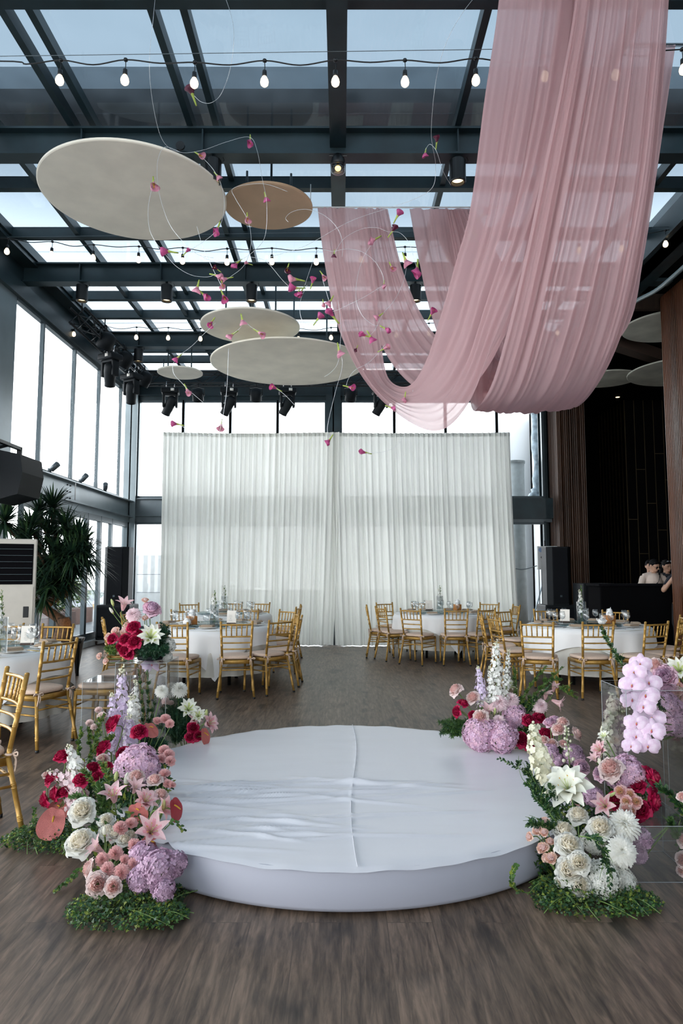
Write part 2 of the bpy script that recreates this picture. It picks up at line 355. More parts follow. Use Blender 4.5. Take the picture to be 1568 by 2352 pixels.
# the dark lounge on the right
def ribbed(name, c1, c2, sc, rough=.4):
    m = mat(name, c1, rough, spec=.25, var=.3, scale=3, stretch=(1, 1, .15)); n = m.node_tree; b = n.nodes['Principled BSDF']
    wv = n.nodes.new('ShaderNodeTexWave'); wv.inputs['Scale'].default_value = sc; wv.bands_direction = 'X'
    t = n.nodes.new('ShaderNodeTexCoord'); mp = n.nodes.new('ShaderNodeMapping'); mp.inputs['Rotation'].default_value = (0, 0, radians(45)); n.links.new(t.outputs['Object'], mp.inputs[0]); n.links.new(mp.outputs[0], wv.inputs['Vector'])
    bp = n.nodes.new('ShaderNodeBump'); bp.inputs['Strength'].default_value = .9; bp.inputs['Distance'].default_value = .02
    n.links.new(wv.outputs['Fac'], bp.inputs['Height']); n.links.new(bp.outputs[0], b.inputs['Normal']); return m
WOODR = ribbed('ribbed_red_wood', (.090, .027, .007), None, 9, .5)
WOODP = mat('dark_brown_panel', (.028, .016, .010), .5, var=.25, scale=3, stretch=(6, 6, .4))
DARKW = mat('black_wall', (.003, .003, .0035), .8, spec=.05)
GOLDL = mat('brass_inlay', (.060, .040, .008), .6, .2)
def slatted(name, x0, x1, y0, y1, z0, z1, step=.055):      # pillar clad in narrow upright slats
    m = MB(); m.box((x0, y0, z0), (x1, y1, z1)); n_ = int((x1-x0)/step)
    for i in range(n_): xa = x0+i*step; m.box((xa+.012, y0-.022, z0), (xa+step-.004, y0, z1))
    n_ = int((y1-y0)/step)
    for i in range(n_): ya = y0+i*step; m.box((x0-.022, ya+.012, z0), (x0, ya+step-.004, z1))
    return struct(m.build(name, WOODR))
slatted('wall_right_pillar_1', 5.42, 6.2, 10.45, 11.25, 0, 6.1)
WOODR0 = WOODR; WOODR = ribbed('ribbed_dark_wood', (.045, .018, .008), None, 9)
slatted('wall_right_pillar_2', 5.14, 5.78, 16.0, 16.8, 0, 6.1, .08)
struct(MB().box((5.78, 20.5, 0), (7.85, 20.7, 6.2)).build('wall_right_recess', DARKW))
struct(MB().box((7.79, 18.5, 0), (14, 18.7, 6.2)).build('wall_right_back', DARKW))
struct(MB().box((7.79, 18.7, 0), (7.89, 20.6, 6.2)).build('wall_right_return', DARKW))
m = MB(); random.seed(3)
for i in range(22):
    x = 7.79+i*.262; m.box((x-.007, 18.488, 0), (x+.007, 18.5, 6.2))
    for j in range(2):
        z = .6+((i*1.37+j*2.3) % 4.4); m.box((x, 18.488, z-.007), (x+.262, 18.5, z+.007))
for i in range(9):
    y = 18.5+i*.23; m.box((7.778, y-.007, 0), (7.79, y+.007, 6.2))
struct(m.build('wall_right_inlay', GOLDL))
struct(MB().box((13.9, -3, 0), (14, 18.5, 6.2)).build('wall_right_side', DARKW))
m = MB(); m.box((4.8, -3, 6.2), (14, 16.8, 6.32)); m.box((5.78, 16.8, 6.2), (14, 20.7, 6.32)); struct(m.build('ceiling_lounge', DARKW))
struct(MB().box((5.78, 16.8, 0), (5.86, 20.6, 6.2)).build('wall_right_partition', mat('outer_plaster', (.80, .81, .82), .85)))
struct(MB().box((4.8, -3, 6.05), (4.95, 17, 6.9)).build('ceiling_fascia', STEEL))
m = MB(); m.box((4.95, 11.28, 5.94), (5.95, 11.40, 6.2)); struct(m.build('ceiling_lounge_beam', WOODP))
M_ = Matrix.Translation((7.3, 14.6, 6.05)) @ Matrix.Rotation(radians(35), 4, 'Z')
struct(MB().box((-3, -.13, -.12), (3, .13, .12), M=M_).build('ceiling_brace', mat('pale_brown_beam', (.10, .07, .055), .6)))

m = MB()  # unseen wall behind the camera, added with openings sized to tune front light
for xa, xb, za, zb in ((XL-.2, 12, 0, .9), (XL-.2, 12, 4.8, 6.7), (XL-.2, -4.2, .9, 4.8), (-1.6, -.2, .9, 4.8), (2.4, 3.6, .9, 4.8), (4.6, 12, .9, 4.8)): m.box((xa, -3.1, za), (xb, -2.95, zb))
struct(m.build('wall_front_added', mat('added_wall_grey', (.30, .30, .30), .8)))
for i, (xa, xb) in enumerate(((-4.2, -1.6), (-.2, 2.4), (3.6, 4.6))): struct(MB().box((xa, -3.04, .9), (xb, -3.02, 4.8)).build(f'window_{60+i}', WALLGLASS))  # panes in the added wall's openings, passing fill light from behind the camera
# conduit sloping along the right eaves
m = MB(); m.tube(spline([U(1590, 595, 8.2), U(1540, 640, 8.8), U(1505, 668, 9.3), U(1460, 692, 9.9), U(1420, 722, 10.4)], 5), .03, 8)
o = m.build('conduit', mat('grey_conduit', (.10, .14, .15), .5), smooth=True); tag(o, 'grey bent conduit pipe running along the roof edge above the wooden pillar', 'pipe')
# ---------------------------------------------------------------- outside
struct(MB().box((-60, -20, -.25), (XL-.2, 60, -.05)).build('ground', mat('terrace_paving', (.34, .35, .36), .7, var=.1, scale=.8)))
struct(MB().box((XL-.2, YB+.3, -.25), (30, 60, -.05)).build('ground_back', mat('terrace_concrete', (.40, .41, .41), .7, var=.08, scale=.8)))
LEAF = mat('hedge_leaf', (.060, .115, .028), .6, var=.5, scale=3, trans=.3)
LEAFY = mat('yellow_green_leaf', (.20, .24, .035), .6, var=.4, scale=3, trans=.3)
def leafcloud(mb, c, r, n, size, m=0, seed=1):
    rd = random.Random(seed)
    for _ in range(n):
        d = V((rd.gauss(0, 1), rd.gauss(0, 1), rd.gauss(0, 1))).normalized()*(rd.random()**.45)
        p = V(c)+V((d.x*r[0], d.y*r[1], d.z*r[2])); s = size*rd.uniform(.6, 1.3)
        a = V((rd.gauss(0, 1), rd.gauss(0, 1), rd.gauss(0, .6))).normalized(); b_ = a.cross(V((rd.gauss(0, 1), rd.gauss(0, 1), rd.gauss(0, 1)))).normalized()
        mb.add([p-a*s, p+b_*s*.42, p+a*s, p-b_*s*.42], [(0, 1, 2, 3)], m if rd.random() < .8 else (m+1))
POTM = mat('terracotta_planter', (.20, .12, .10), .8)
for i, (x, y, h) in enumerate([(-7.2, 13.6, 1.15), (-7.5, 15.9, 1.3), (-7.9, 18.2, 1.2), (-8.3, 20.6, 1.1)]):
    ws = ['closest to the doors', 'second along the terrace', 'third along the terrace', 'farthest along the terrace']
    o = empty('planter_shrub', (x, y, -.05), f'leafy green shrub in a planter outside, {ws[i]}', 'shrub', 'terrace shrubs')
    MB().box((-.6, -.75, 0), (.6, .75, .45)).build('planter', POTM, o)
    m = MB(); leafcloud(m, (0, 0, .45+h*.45), (.75, .95, h*.55), 900, .07, 0, i); m.build('foliage', [LEAF, LEAFY], o)
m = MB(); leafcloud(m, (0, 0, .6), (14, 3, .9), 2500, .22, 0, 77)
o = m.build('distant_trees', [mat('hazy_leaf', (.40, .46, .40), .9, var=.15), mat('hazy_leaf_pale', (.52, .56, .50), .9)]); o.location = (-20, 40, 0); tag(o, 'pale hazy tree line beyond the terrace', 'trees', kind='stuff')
o = empty('cafe_parasol', (-6.9, 22.8, -.05), 'low white folded parasol cover lying on the terrace outside', 'parasol cover')
m = MB(); m.lathe([(1.3, .5), (1.25, .58), (.7, .85), (.05, 1.0)], 14); m.build('canopy', WHITEP, o, True)
m = MB(); m.lathe([(1.1, 0), (1.2, .2), (1.28, .5)], 14); m.build('base', mat('ochre_cloth', (.55, .35, .12), .9), o, True)
def block(name, a, b, mt, label, cat, rows=0, cols=0):
    c = ((a[0]+b[0])/2, (a[1]+b[1])/2, a[2]); o = empty(name, c, label, cat); hx, hy, h = (b[0]-a[0])/2, (b[1]-a[1])/2, b[2]-a[2]
    MB().box((-hx, -hy, 0), (hx, hy, h)).build('wall', mt, o)
    wm = bpy.data.materials.get('far_window') or mat('far_window', (.50, .56, .60), .3)
    for r in range(rows):
        for k_ in range(cols):
            x = -hx+2*hx*(k_+.25)/cols; z = h*(r+.3)/rows
            MB().box((x, -hy-.05, z), (x+hx/cols, -hy, z+h*.45/rows)).build('window', wm, o)
    return o
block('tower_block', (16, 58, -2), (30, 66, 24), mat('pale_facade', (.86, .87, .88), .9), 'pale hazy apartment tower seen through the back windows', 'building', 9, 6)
o = block('plant_room', (-6.1, 19.2, -.1), (-4.55, 20.6, 1.95), mat('pale_boarding', (.58, .60, .60), .7, var=.05), 'pale boarded plant room outside beside the white curtain', 'hut')
for z in (.5, 1.0, 1.5): MB().box((-.775, -.71, z), (.775, -.69, z+.012)).build('board_joint', STEEL2, o)
o = empty('duct_column', (4.62, 18.0, -.05), 'round pale grey duct column standing outside behind the glass', 'duct')
m = MB(); m.lathe([(.24, 0), (.24, 4.4)], 20); m.build('duct', mat('grey_duct', (.58, .62, .62), .7, 0, var=.08), o, True)
MB().lathe([(.26, 4.4), (.26, 4.46), (.001, 4.5)], 20).build('cap', mat('duct_cap', (.45, .48, .48), .6), o)
m = MB(); rd = random.Random(4)
for k_ in range(3): m.tube(spline([(5.25+.1*k_, 18.3+.1*k_, 3.2), (5.2+.12*k_, 18.3, 3.5), (5.32+.08*k_, 18.3, 4), (5.25+.1*k_, 18.2, 6.2)], 8), [.14+.03*sin(i*1.7) for i in range(25)], 10)
m.rod((5.38, 18.32, -.05), (5.38, 18.32, 3.3), .03); m.rod((5.38, 18.32, 1.2), (5.0, 18.32, -.05), .02)
o = m.build('tied_cover', mat('grey_wrapping', (.34, .42, .48), .6, var=.4, scale=6, bump=.6), smooth=True); tag(o, 'crumpled blue-grey wrapped bundle outside beside the wooden pillar', 'wrapping')
struct(MB().box((4.7, 21.0, -.05), (14, 21.2, 7.5)).build('wall_outside', mat('outside_render', (.86, .87, .88), .8)))
# ================================================================ THINGS: ceiling
DISC_SHADED = mat('shaded_plaster_disc', (.62, .62, .54), .85, var=.15, scale=2.2)  # darker copy of the plaster, the lounge's shade put into its colour
def disc(name, l, r_, t, b_, z, mt, label, rods=((0, 0),), thick=.035):
    L, R, T, B = Uz(*l, z), Uz(*r_, z), Uz(*t, z), Uz(*b_, z)
    c = (L+R+T+B)/4; rad = ((L-R).length+(T-B).length)/4
    o = empty(name, c, label, 'ceiling disc', 'ceiling discs')
    m = MB(); m.lathe([(rad-.012, 0), (rad, .006), (rad, thick-.006), (rad-.012, thick)], 96); m.build('panel', mt, o, False)
    for k_, (dx, dy) in enumerate(rods): MB().rod((dx*rad, dy*rad, thick), (dx*rad, dy*rad, 6.1+(.33 if c.x < 4.5 else .12)-c.z), .014).build('hanger', STEEL, o, True)
    return o
H3 = ((-.5, 0), (.5, .1), (.1, -.4))
disc('ceiling_disc', (78, 415), (532, 480), (250, 333), (350, 552), 5.8, DISC, 'largest pale plaster disc, hanging above the number three table', ((-.55, -.2), (.65, -.1), (.1, .5)))
disc('ceiling_disc', (522, 470), (720, 482), (625, 423), (600, 530), 5.95, DISCT, 'tan brown disc behind the largest pale disc', H3)
disc('ceiling_disc', (447, 745), (688, 757), (570, 712), (590, 789), 5.55, DISC, 'pale disc partly hidden above the wide disc over the curtain', H3)
disc('ceiling_disc', (478, 828), (850, 842), (640, 783), (670, 885), 5.25, DISC, 'wide pale disc hanging low above the white curtain', H3)
disc('ceiling_disc', (362, 857), (465, 859), (413, 843), (414, 872), 5.6, DISC, 'small pale disc near the back lighting truss', ((-.55, 0), (.5, 0)))
disc('ceiling_disc', (1445, 752), (1640, 752), (1540, 711), (1540, 786), 5.95, DISC_SHADED, 'disc in the dark lounge half behind the wooden pillar, upper one', ((0, .3),))
disc('ceiling_disc', (1320, 872), (1467, 868), (1390, 855), (1395, 891), 5.8, DISC_SHADED, 'flat shaded disc in the dark lounge next to the drape', ((0, .3),))
disc('ceiling_disc', (1455, 858), (1680, 850), (1565, 822), (1565, 889), 5.7, DISC_SHADED, 'broad shaded disc in the dark lounge, lower one behind the pillar', ((0, .3),))
o = empty('recessed_downlight', U(1418, 914, 18.1), 'small lit downlight in the dark lounge ceiling', 'downlight'); z_ = o.location.z
m = MB(); m.lathe([(.07, 6.20-z_), (.075, 6.19-z_), (.06, 6.185-z_)], 16); m.build('trim_ring', BLACK, o); m = MB(); m.lathe([(.055, 6.180-z_), (.05, 6.175-z_)], 14); m.build('lens', GLOW, o)
# string lights
def socket_kit():
    m = MB(); m.tube([(0, 0, 0), (.003, 0, -.06), (0, 0, -.10)], .004, 5); cordm = m.mesh('drop_cord', BLACK)
    m = MB(); m.lathe([(.012, -.095), (.020, -.10), (.022, -.14), (.019, -.155)], 12); sm = m.mesh('socket', BLACK)
    m = MB(); m.lathe([(.017, -.15), (.023, -.162), (.034, -.184), (.038, -.206), (.034, -.228), (.020, -.243), (.001, -.248)], 14); bm = m.mesh('bulb', BULB)
    m = MB(); m.lathe([(.002, .012), (.018, .008), (.02, -.008), (.008, -.016)], 8); cm = m.mesh('connector', BLACK)
    return [Part('connector', cm), Part('drop_cord', cordm), Part('socket', sm, [Part('bulb', bm)])]
SK = socket_kit()
def string_light(bulbs, Y, label, s=1.0):          # bulbs: where each lamp hangs
    P = []
    for px, py in bulbs: p = U(px, py, Y); p.z += .215*s; P.append(p)
    a = V((XL, Y, P[0].z-.02)); b_ = V((4.6, Y, P[-1].z+.02))
    o = empty('string_light', a, label, 'string lights'); pts = [a]
    for i, p in enumerate(P):
        if i: q = (P[i-1]+p)/2; q.z -= .02+.012*((i*7) % 3); pts.append(q)
        pts.append(p)
    pts.append(b_)
    MB().tube([q-a for q in spline(pts, 5)], .006*s, 6).build('cable', BLACK, o, True)
    MB().tube([V((0, 0, .03)), b_-a+V((0, 0, .03))], .003*s, 5).build('support_wire', STEEL2, o, True)
    for i, p in enumerate(P):
        for k_ in SK:
            Mx = Matrix.Translation(p-a) @ Matrix.Rotation((i*1.3) % .16-.08, 4, 'X') @ Matrix.Scale(s, 4)
            k_.make(o, Mx)
string_light([(-20, 192), (138, 190), (287, 189), (446, 195), (607, 191), (770, 190), (930, 190), (1093, 186), (1250, 182), (1412, 178), (1568, 165)], 5.45, 'string of warm bulbs crossing nearest below the glass roof', .95)
string_light([(17, 581), (119, 588), (214, 595), (318, 599), (419, 602), (521, 604), (624, 603), (726, 603), (830, 600), (930, 600), (1030, 592), (1130, 585), (1230, 580), (1330, 577), (1428, 573), (1529, 562)], 9.0, 'string of warm bulbs in the middle, in front of the second roof beam', .95)
string_light([(170, 770), (240, 775), (313, 777), (386, 778), (460, 780), (535, 781), (610, 781), (685, 780), (760, 778), (835, 776), (910, 772), (985, 768), (1060, 764), (1135, 760), (1210, 756), (1280, 766)], 12.5, 'string of warm bulbs farthest back, above the curtain', 1.0)
# surface spotlights under the beams
m = MB(); m.lathe([(.018, .06), (.018, 0), (.088, -.002), (.092, -.012), (.092, -.25), (.086, -.262), (.072, -.262), (.068, -.22)], 24); hs = m.mesh('housing', BLACK, False)
m = MB(); m.lathe([(.066, -.225), (.04, -.222), (.001, -.22)], 18); ls = m.mesh('lens', GLOW)
m = MB(); m.tube([(.09, 0, -.04), (.12, 0, 0), (.1, 0, .06)], .004, 5); cs = m.mesh('cable', BLACK)
SPOT = Part('spotlight', None, [Part('housing', hs), Part('lens', ls), Part('cable', cs)])
for px, py, y, lb in [(491, 350, 7.3, 'black cylinder spotlight beside the largest pale disc'), (1049, 350, 7.3, 'black cylinder spotlight on the first beam beside the pink drape'),
                      (190, 655, 10.65, 'black cylinder spotlight closest to the left column on the second beam'), (384, 650, 10.65, 'small black spotlight on the second beam, second from the left column'),
                      (578, 650, 10.65, 'black cylinder spotlight above the two stacked pale discs'), (953, 650, 10.65, 'black cylinder spotlight glimpsed between the hanging pink swags'),
                      (319, 800, 13.8, 'black cylinder spotlight on the third beam above the small disc')]:
    p = U(px, py, y); p.z = ZB-.035; p.y -= .02
    spawn(SPOT, TR(p), lb, 'spotlight', 'beam spotlights')
o = empty('flood_lamp', (U(776, 360, 7.3).x, 7.22, ZB), 'clear round lamp with amber glow under the central girder', 'lamp')
m = MB(); m.lathe([(.03, 0), (.05, -.02), (.075, -.06), (.08, -.10), (.074, -.14)], 18); m.build('housing', BLACK, o, True)
m = MB(); m.lathe([(.078, -.14), (.08, -.20), (.065, -.215), (.001, -.217)], 16); m.build('glass_cover', STEMGLASS, o, True); m = MB(); m.ball((0, 0, -.165), (.035, .035, .028), 12); m.build('lens', mat('amber_glow', (.9, .6, .2), .4, emit=(1, .66, .22), estr=1.6), o, True)
m = MB(); m.rod((-.10, 0, -.02), (.10, 0, -.02), .012); m.build('bracket', BLACK, o)
m = MB(); m.lathe([(.02, -.01), (.05, -.012), (.05, .012), (.02, .01)], 14, M=Matrix.Rotation(pi/2, 4, 'X')); m.rod((0, 0, .05), (-.05, 0, -.10), .012)
o = m.build('roof_sensor', BLACK); o.location = U(414, 335, 7.15); tag(o, 'small black ring sensor on the first beam above the largest disc', 'sensor')
# lighting trusses
def truss(name, a, b, label, n=14, w_=.26):
    a, b = V(a), V(b); d = (b-a).normalized(); s_ = V((0, 0, 1)).cross(d).normalized()*w_/2; u = V((0, 0, w_/2)); o = empty(name, a, label, 'lighting truss')
    m = MB()
    for q in (s_+u, s_-u, -s_+u, -s_-u): m.rod(q, b-a+q, .022, 8)
    m.build('chord', BLACK, o, True); m = MB()
    for i in range(n):
        p0, p1 = (b-a)*i/n, (b-a)*(i+1)/n
        for q in (s_, -s_): m.rod(p0+q+(u if i % 2 else -u), p1+q+(-u if i % 2 else u), .011, 6)
        for q in (u, -u): m.rod(p0+q+(s_ if i % 2 else -s_), p1+q+(-s_ if i % 2 else s_), .009, 6)
    m.build('lacing', BLACK, o, True)
    m = MB()
    for t in (.05, .35, .65, .95): p = (b-a)*t; m.rod(p+u, p+V((0, 0, 6.42-a.z)), .012, 6)
    m.build('hanger', BLACK, o, True); return o
TZ = 5.95
truss('back_truss', (-4.6, 15.55, TZ), (4.5, 15.55, TZ), 'black lighting truss running across above the white curtain', 26)
truss('side_truss', (-4.62, 11.6, TZ), (-4.62, 15.5, TZ), 'black lighting truss running along the glazed side wall', 12)
def clamp(m, h): m.tube([(-.09, 0, h-.14), (-.09, 0, h), (-.09, .03, h+.03)], .012, 6); m.tube([(.09, 0, h-.14), (.09, 0, h), (.09, .03, h+.03)], .012, 6)
def moving_head():
    m = MB(); m.rbox((-.20, -.15, -.14), (.20, .15, -.02), .03); base = m.mesh('base', BLACKR)
    m = MB(); clamp(m, .12); cl = m.mesh('clamp', CUTL)
    m = MB(); m.box((.02, -.155, -.10), (.10, -.151, -.04)); sc = m.mesh('display', CARD)
    m = MB(); m.rbox((-.17, -.08, -.46), (-.115, .08, -.12), .02); m.rbox((.115, -.08, -.46), (.17, .08, -.12), .02); m.rbox((-.17, -.08, -.19), (.17, .08, -.13), .02); yk = m.mesh('yoke', BLACKR)
    M = Matrix.Translation((0, 0, -.39)) @ Matrix.Rotation(radians(28), 4, 'Y') @ Matrix.Rotation(radians(25), 4, 'X')
    m = MB(); m.lathe([(.06, .20), (.10, .16), (.112, .04), (.11, -.10), (.10, -.20), (.105, -.26), (.085, -.262), (.08, -.22)], 18, M=M); hd = m.mesh('head', BLACKR)
    m = MB(); m.lathe([(.082, -.235), (.04, -.245), (.001, -.248)], 14, M=M); ln = m.mesh('lens', mat('dark_lens', (.10, .13, .15), .08, spec=1.0))
    return Part('moving_head_light', None, [Part('base', base, [Part('display', sc)]), Part('clamp', cl), Part('yoke', yk), Part('head', hd, [Part('lens', ln)])])
MH = moving_head()
for px, lb in [(391, 'moving head stage light first from the corner column on back truss'), (526, 'moving head stage light second from corner on back truss'), (660, 'moving head stage light below the wide disc beside the centre column'), (875, 'moving head stage light half hidden by the pink drape edge')]:
    spawn(MH, TR((U(px, 900, 15.42).x, 15.42, TZ-.25), .15), lb, 'stage light', 'moving head lights on trusses')
for px, y, lb in [(200, 12.95, 'moving head stage light on the side truss, closer to the room'), (253, 14.3, 'moving head stage light on the side truss, next to the corner')]:
    spawn(MH, TR((-4.49, y, TZ-.25), -.5), lb, 'stage light', 'moving head lights on trusses')
def par():
    m = MB(); m.tube([(-.14, 0, -.22), (-.15, 0, -.05), (0, 0, -.02), (.15, 0, -.05), (.14, 0, -.22)], .012, 6); yk = m.mesh('yoke', BLACK)
    M = Matrix.Translation((0, 0, -.22)) @ Matrix.Rotation(radians(35), 4, 'X')
    m = MB(); m.lathe([(.05, .16), (.11, .13), (.13, .04), (.13, -.12), (.115, -.12), (.11, -.09)], 18, M=M); hd = m.mesh('can', BLACKR)
    m = MB(); m.lathe([(.112, -.095), (.05, -.10), (.001, -.10)], 14, M=M); ln = m.mesh('lens', mat('grey_lens', (.16, .17, .16), .3))
    m = MB(); m.tube([(0, 0, -.03), (0, 0, .05), (0, .04, .08)], .014, 6); cl = m.mesh('clamp', BLACK)
    return Part('par_light', None, [Part('can', hd, [Part('lens', ln)]), Part('yoke', yk), Part('clamp', cl)])
PAR = par()
for px, lb in [(455, 'par can light below the small disc on back truss'), (588, 'par can light under the wide disc on back truss'), (805, 'par can light beside the centre column on back truss')]:
    spawn(PAR, TR((U(px, 880, 15.42).x, 15.42, TZ-.21), .1, 1.0), lb, 'stage light', 'par cans on trusses')
for y, lb in [(12.5, 'par can tilted on side truss, nearest of three'), (13.6, 'par can tilted on side truss, middle of three'), (15.0, 'par can tilted on side truss, by the corner')]:
    spawn(PAR, TR((-4.42, y, TZ+.08), 1.2, 1.15), lb, 'stage light', 'par cans on trusses')
# small window spotlights on the band beam
m = MB(); m.rod((0, 0, 0), (0, 0, .07), .03, 10); m.rod((0, 0, .05), (.07, 0, .08), .012, 6); sb = m.mesh('bracket', STEEL2)
M = Matrix.Translation((.10, 0, .10)) @ Matrix.Rotation(radians(55), 4, 'Y')
m = MB(); m.lathe([(.02, -.09), (.042, -.08), (.045, .06), (.038, .06)], 14, M=M); sh = m.mesh('housing', STEEL2)
m = MB(); m.lathe([(.038, .055), (.001, .056)], 12, M=M); sl_ = m.mesh('lens', GLOW)
WSP = Part('wall_spotlight', None, [Part('bracket', sb), Part('housing', sh), Part('lens', sl_)])
for y, r_, lb in [(11.75, -.3, 'little grey spotlight on band beam, closest to hanging loudspeaker'), (13.15, -.5, 'little grey spotlight on band beam, middle of three'), (14.55, -1.2, 'little grey spotlight on band beam, closest to the corner')]:
    spawn(WSP, TR((XL+.08, y, 3.18), r_, 1.15), lb, 'spotlight', 'band beam spotlights')
# hanging loudspeaker
o = empty('hanging_loudspeaker', U(30, 1090, 8.6), 'black angled loudspeaker hung from a bracket at the left edge', 'loudspeaker', M=Matrix.Translation(U(28, 1092, 8.6)))
pr = [(-.28, .30), (-.15, .30), (.235, .22), (.27, .0), (.22, -.27), (-.10, -.36), (-.45, -.30), (-.45, .12)]
m = MB(); n_ = len(pr); vs_ = [V((x, y, z)) for y in (-.3, .3) for x, z in pr]
m.add(vs_, [tuple(range(n_-1, -1, -1)), tuple(range(n_, 2*n_))]+[(i, (i+1) % n_, n_+(i+1) % n_, n_+i) for i in range(n_)]); m.build('cabinet', BLACKR, o)
m = MB(); m.box((-.10, -.33, -.06), (-.04, -.30, .42)); m.box((-.10, .30, -.06), (-.04, .33, .42)); m.box((-.10, -.33, .38), (-.04, .33, .42)); m.tube([(-.07, 0, .40), (-.6, 0, .26), (-1.35, 0, .26)], .03, 6); m.build('bracket', BLACK, o)
m = MB(); m.rod((-.07, -.345, 0), (-.07, -.33, 0), .035, 12); m.build('knob', STEEL2, o, True)
# ================================================================ PINK DRAPES AND WHITE CURTAIN
def sheer(name, col, op, tl=.5):
    m = bpy.data.materials.new(name); m.use_nodes = True; n = m.node_tree; n.nodes.clear(); o = n.nodes.new('ShaderNodeOutputMaterial')
    d = n.nodes.new('ShaderNodeBsdfDiffuse'); t = n.nodes.new('ShaderNodeBsdfTranslucent'); x = n.nodes.new('ShaderNodeBsdfTransparent')
    for k_ in (d, t): k_.inputs[0].default_value = (*col, 1)
    tc_ = n.nodes.new('ShaderNodeTexCoord'); nz_ = n.nodes.new('ShaderNodeTexNoise'); nz_.inputs['Scale'].default_value = 350; n.links.new(tc_.outputs['Object'], nz_.inputs['Vector'])
    bp = n.nodes.new('ShaderNodeBump'); bp.inputs['Strength'].default_value = .15; bp.inputs['Distance'].default_value = .004
    n2 = n.nodes.new('ShaderNodeTexNoise'); n2.inputs['Scale'].default_value = 45; n2.inputs['Detail'].default_value = 5; n.links.new(tc_.outputs['Object'], n2.inputs['Vector']); n.links.new(n2.outputs['Fac'], bp.inputs['Height'])
    n.links.new(bp.outputs[0], d.inputs['Normal'])
    a = n.nodes.new('ShaderNodeMixShader'); a.inputs[0].default_value = tl; n.links.new(d.outputs[0], a.inputs[1]); n.links.new(t.outputs[0], a.inputs[2])
    lw = n.nodes.new('ShaderNodeLayerWeight'); lw.inputs[0].default_value = .35      # woven cloth closes up when seen aslant
    mm = n.nodes.new('ShaderNodeMath'); mm.operation = 'MULTIPLY_ADD'; mm.inputs[1].default_value = 1-op; mm.inputs[2].default_value = op; n.links.new(lw.outputs['Facing'], mm.inputs[0])
    b = n.nodes.new('ShaderNodeMixShader'); n.links.new(mm.outputs[0], b.inputs[0]); n.links.new(x.outputs[0], b.inputs[1]); n.links.new(a.outputs[0], b.inputs[2]); n.links.new(b.outputs[0], o.inputs[0]); return m
PINK = sheer('dusty_pink_chiffon', (.62, .415, .425), .90)
def drape(name, rows, label, nf, amp, seed, nu=170, sub=9, mt=PINK, phase=0.0):
    # rows: (left px, py, Y), (right px, py, Y) from the far rail to the near rail
    L = spline([U(*a) for a, b in rows], sub); R = spline([U(*b) for a, b in rows], sub); k = len(L); rd = random.Random(seed)
    fq = [(nf*q_*(.85+.3*rd.random()), rd.random()*6.28, w_) for q_, w_ in ((.35, 1.1), (.6, .9), (.9, .75), (1.25, .45), (1.7, .25))]
    c = (L[0]+R[0])/2; o = empty(name, c, label, 'drape', 'pink drapes')
    def fn(u, v):
        i = min(int(v*(k-1)+1e-6), k-1); a, b = L[i], R[i]; ac = b-a
        T = (L[min(i+1, k-1)]+R[min(i+1, k-1)]-L[max(i-1, 0)]-R[max(i-1, 0)]).normalized()
        N = T.cross(ac); N = N.normalized() if N.length > 1e-5 else V((0, -1, 0))
        uu = u+.012*sin(9*u+5*v+seed)
        h = 0
        for f, p, w_ in fq: h += w_*sin(2*pi*f*uu+p+v*1.5*sin(p))
        h += .6*abs(sin(pi*nf*.35*uu+v*2+seed))
        e = .5+.5*min(1, min(v, 1-v)*6); sh = .35+.65*sin(pi*v)
        bulge = .10*sin(pi*u)*sin(pi*v)*ac.length
        return a+ac*u+N*(h*amp*e*(.55+.6*sh)*min(1, ac.length/.35)*(.12+.88*abs(T.z)**1.5)-bulge*(.3+.7*abs(T.z))) - c
    m = MB(); m.grid(fn, nu, k-1); m.build('cloth', mt, o, True)
    return o
D = drape
D('pink_swag', [((729, 477, 8.2), (838, 479, 8.2)), ((745, 600, 8.0), (862, 650, 8.1)), ((775, 745, 7.6), (874, 780, 7.8)), ((828, 860, 7.1), (890, 868, 7.4)), ((905, 945, 6.55), (935, 888, 6.8)), ((1000, 990, 6.1), (975, 835, 6.3)), ((1075, 930, 5.75), (1012, 725, 6.0)), ((1140, 770, 5.45), (1048, 600, 5.7)), ((1222, 560, 5.15), (1082, 470, 5.4)), ((1298, 300, 4.9), (1112, 240, 5.1)), ((1335, 60, 4.7), (1143, 20, 4.75)), ((1355, -190, 4.55), (1160, -190, 4.6))],
  'pink chiffon swag with the lowest loop, outermost over the curtain', 9, .016, 3)
D('pink_swag', [((832, 479, 8.35), (890, 479, 8.35)), ((848, 620, 8.3), (925, 620, 8.3)), ((870, 770, 8.0), (985, 745, 8.2)), ((935, 872, 7.6), (1050, 800, 7.9)), ((1030, 915, 7.1), (1110, 800, 7.4)), ((1110, 850, 6.6), (1160, 700, 6.9)), ((1175, 700, 6.1), (1215, 560, 6.3)), ((1230, 450, 5.6), (1268, 380, 5.7)), ((1270, 160, 5.1), (1320, 130, 5.15)), ((1285, -190, 4.75), (1345, -190, 4.8))],
  'pink chiffon swag tucked behind the lowest loop', 6, .022, 5)
D('pink_swag', [((940, 480, 8.45), (1080, 480, 8.45)), ((962, 600, 8.4), (1110, 640, 8.3)), ((995, 740, 8.2), (1150, 760, 8.0)), ((1050, 860, 7.7), (1190, 790, 7.5)), ((1085, 925, 7.1), (1200, 760, 6.9)), ((1130, 945, 6.4), (1195, 690, 6.3)), ((1195, 860, 5.85), (1215, 560, 5.8)), ((1250, 640, 5.35), (1235, 380, 5.4)), ((1300, 380, 4.95), (1262, 180, 5.05)), ((1340, 100, 4.7), (1285, 0, 4.75)), ((1365, -190, 4.5), (1300, -190, 4.55))],
  'pink chiffon swag rising behind the hanging callas in the middle', 8, .022, 8)
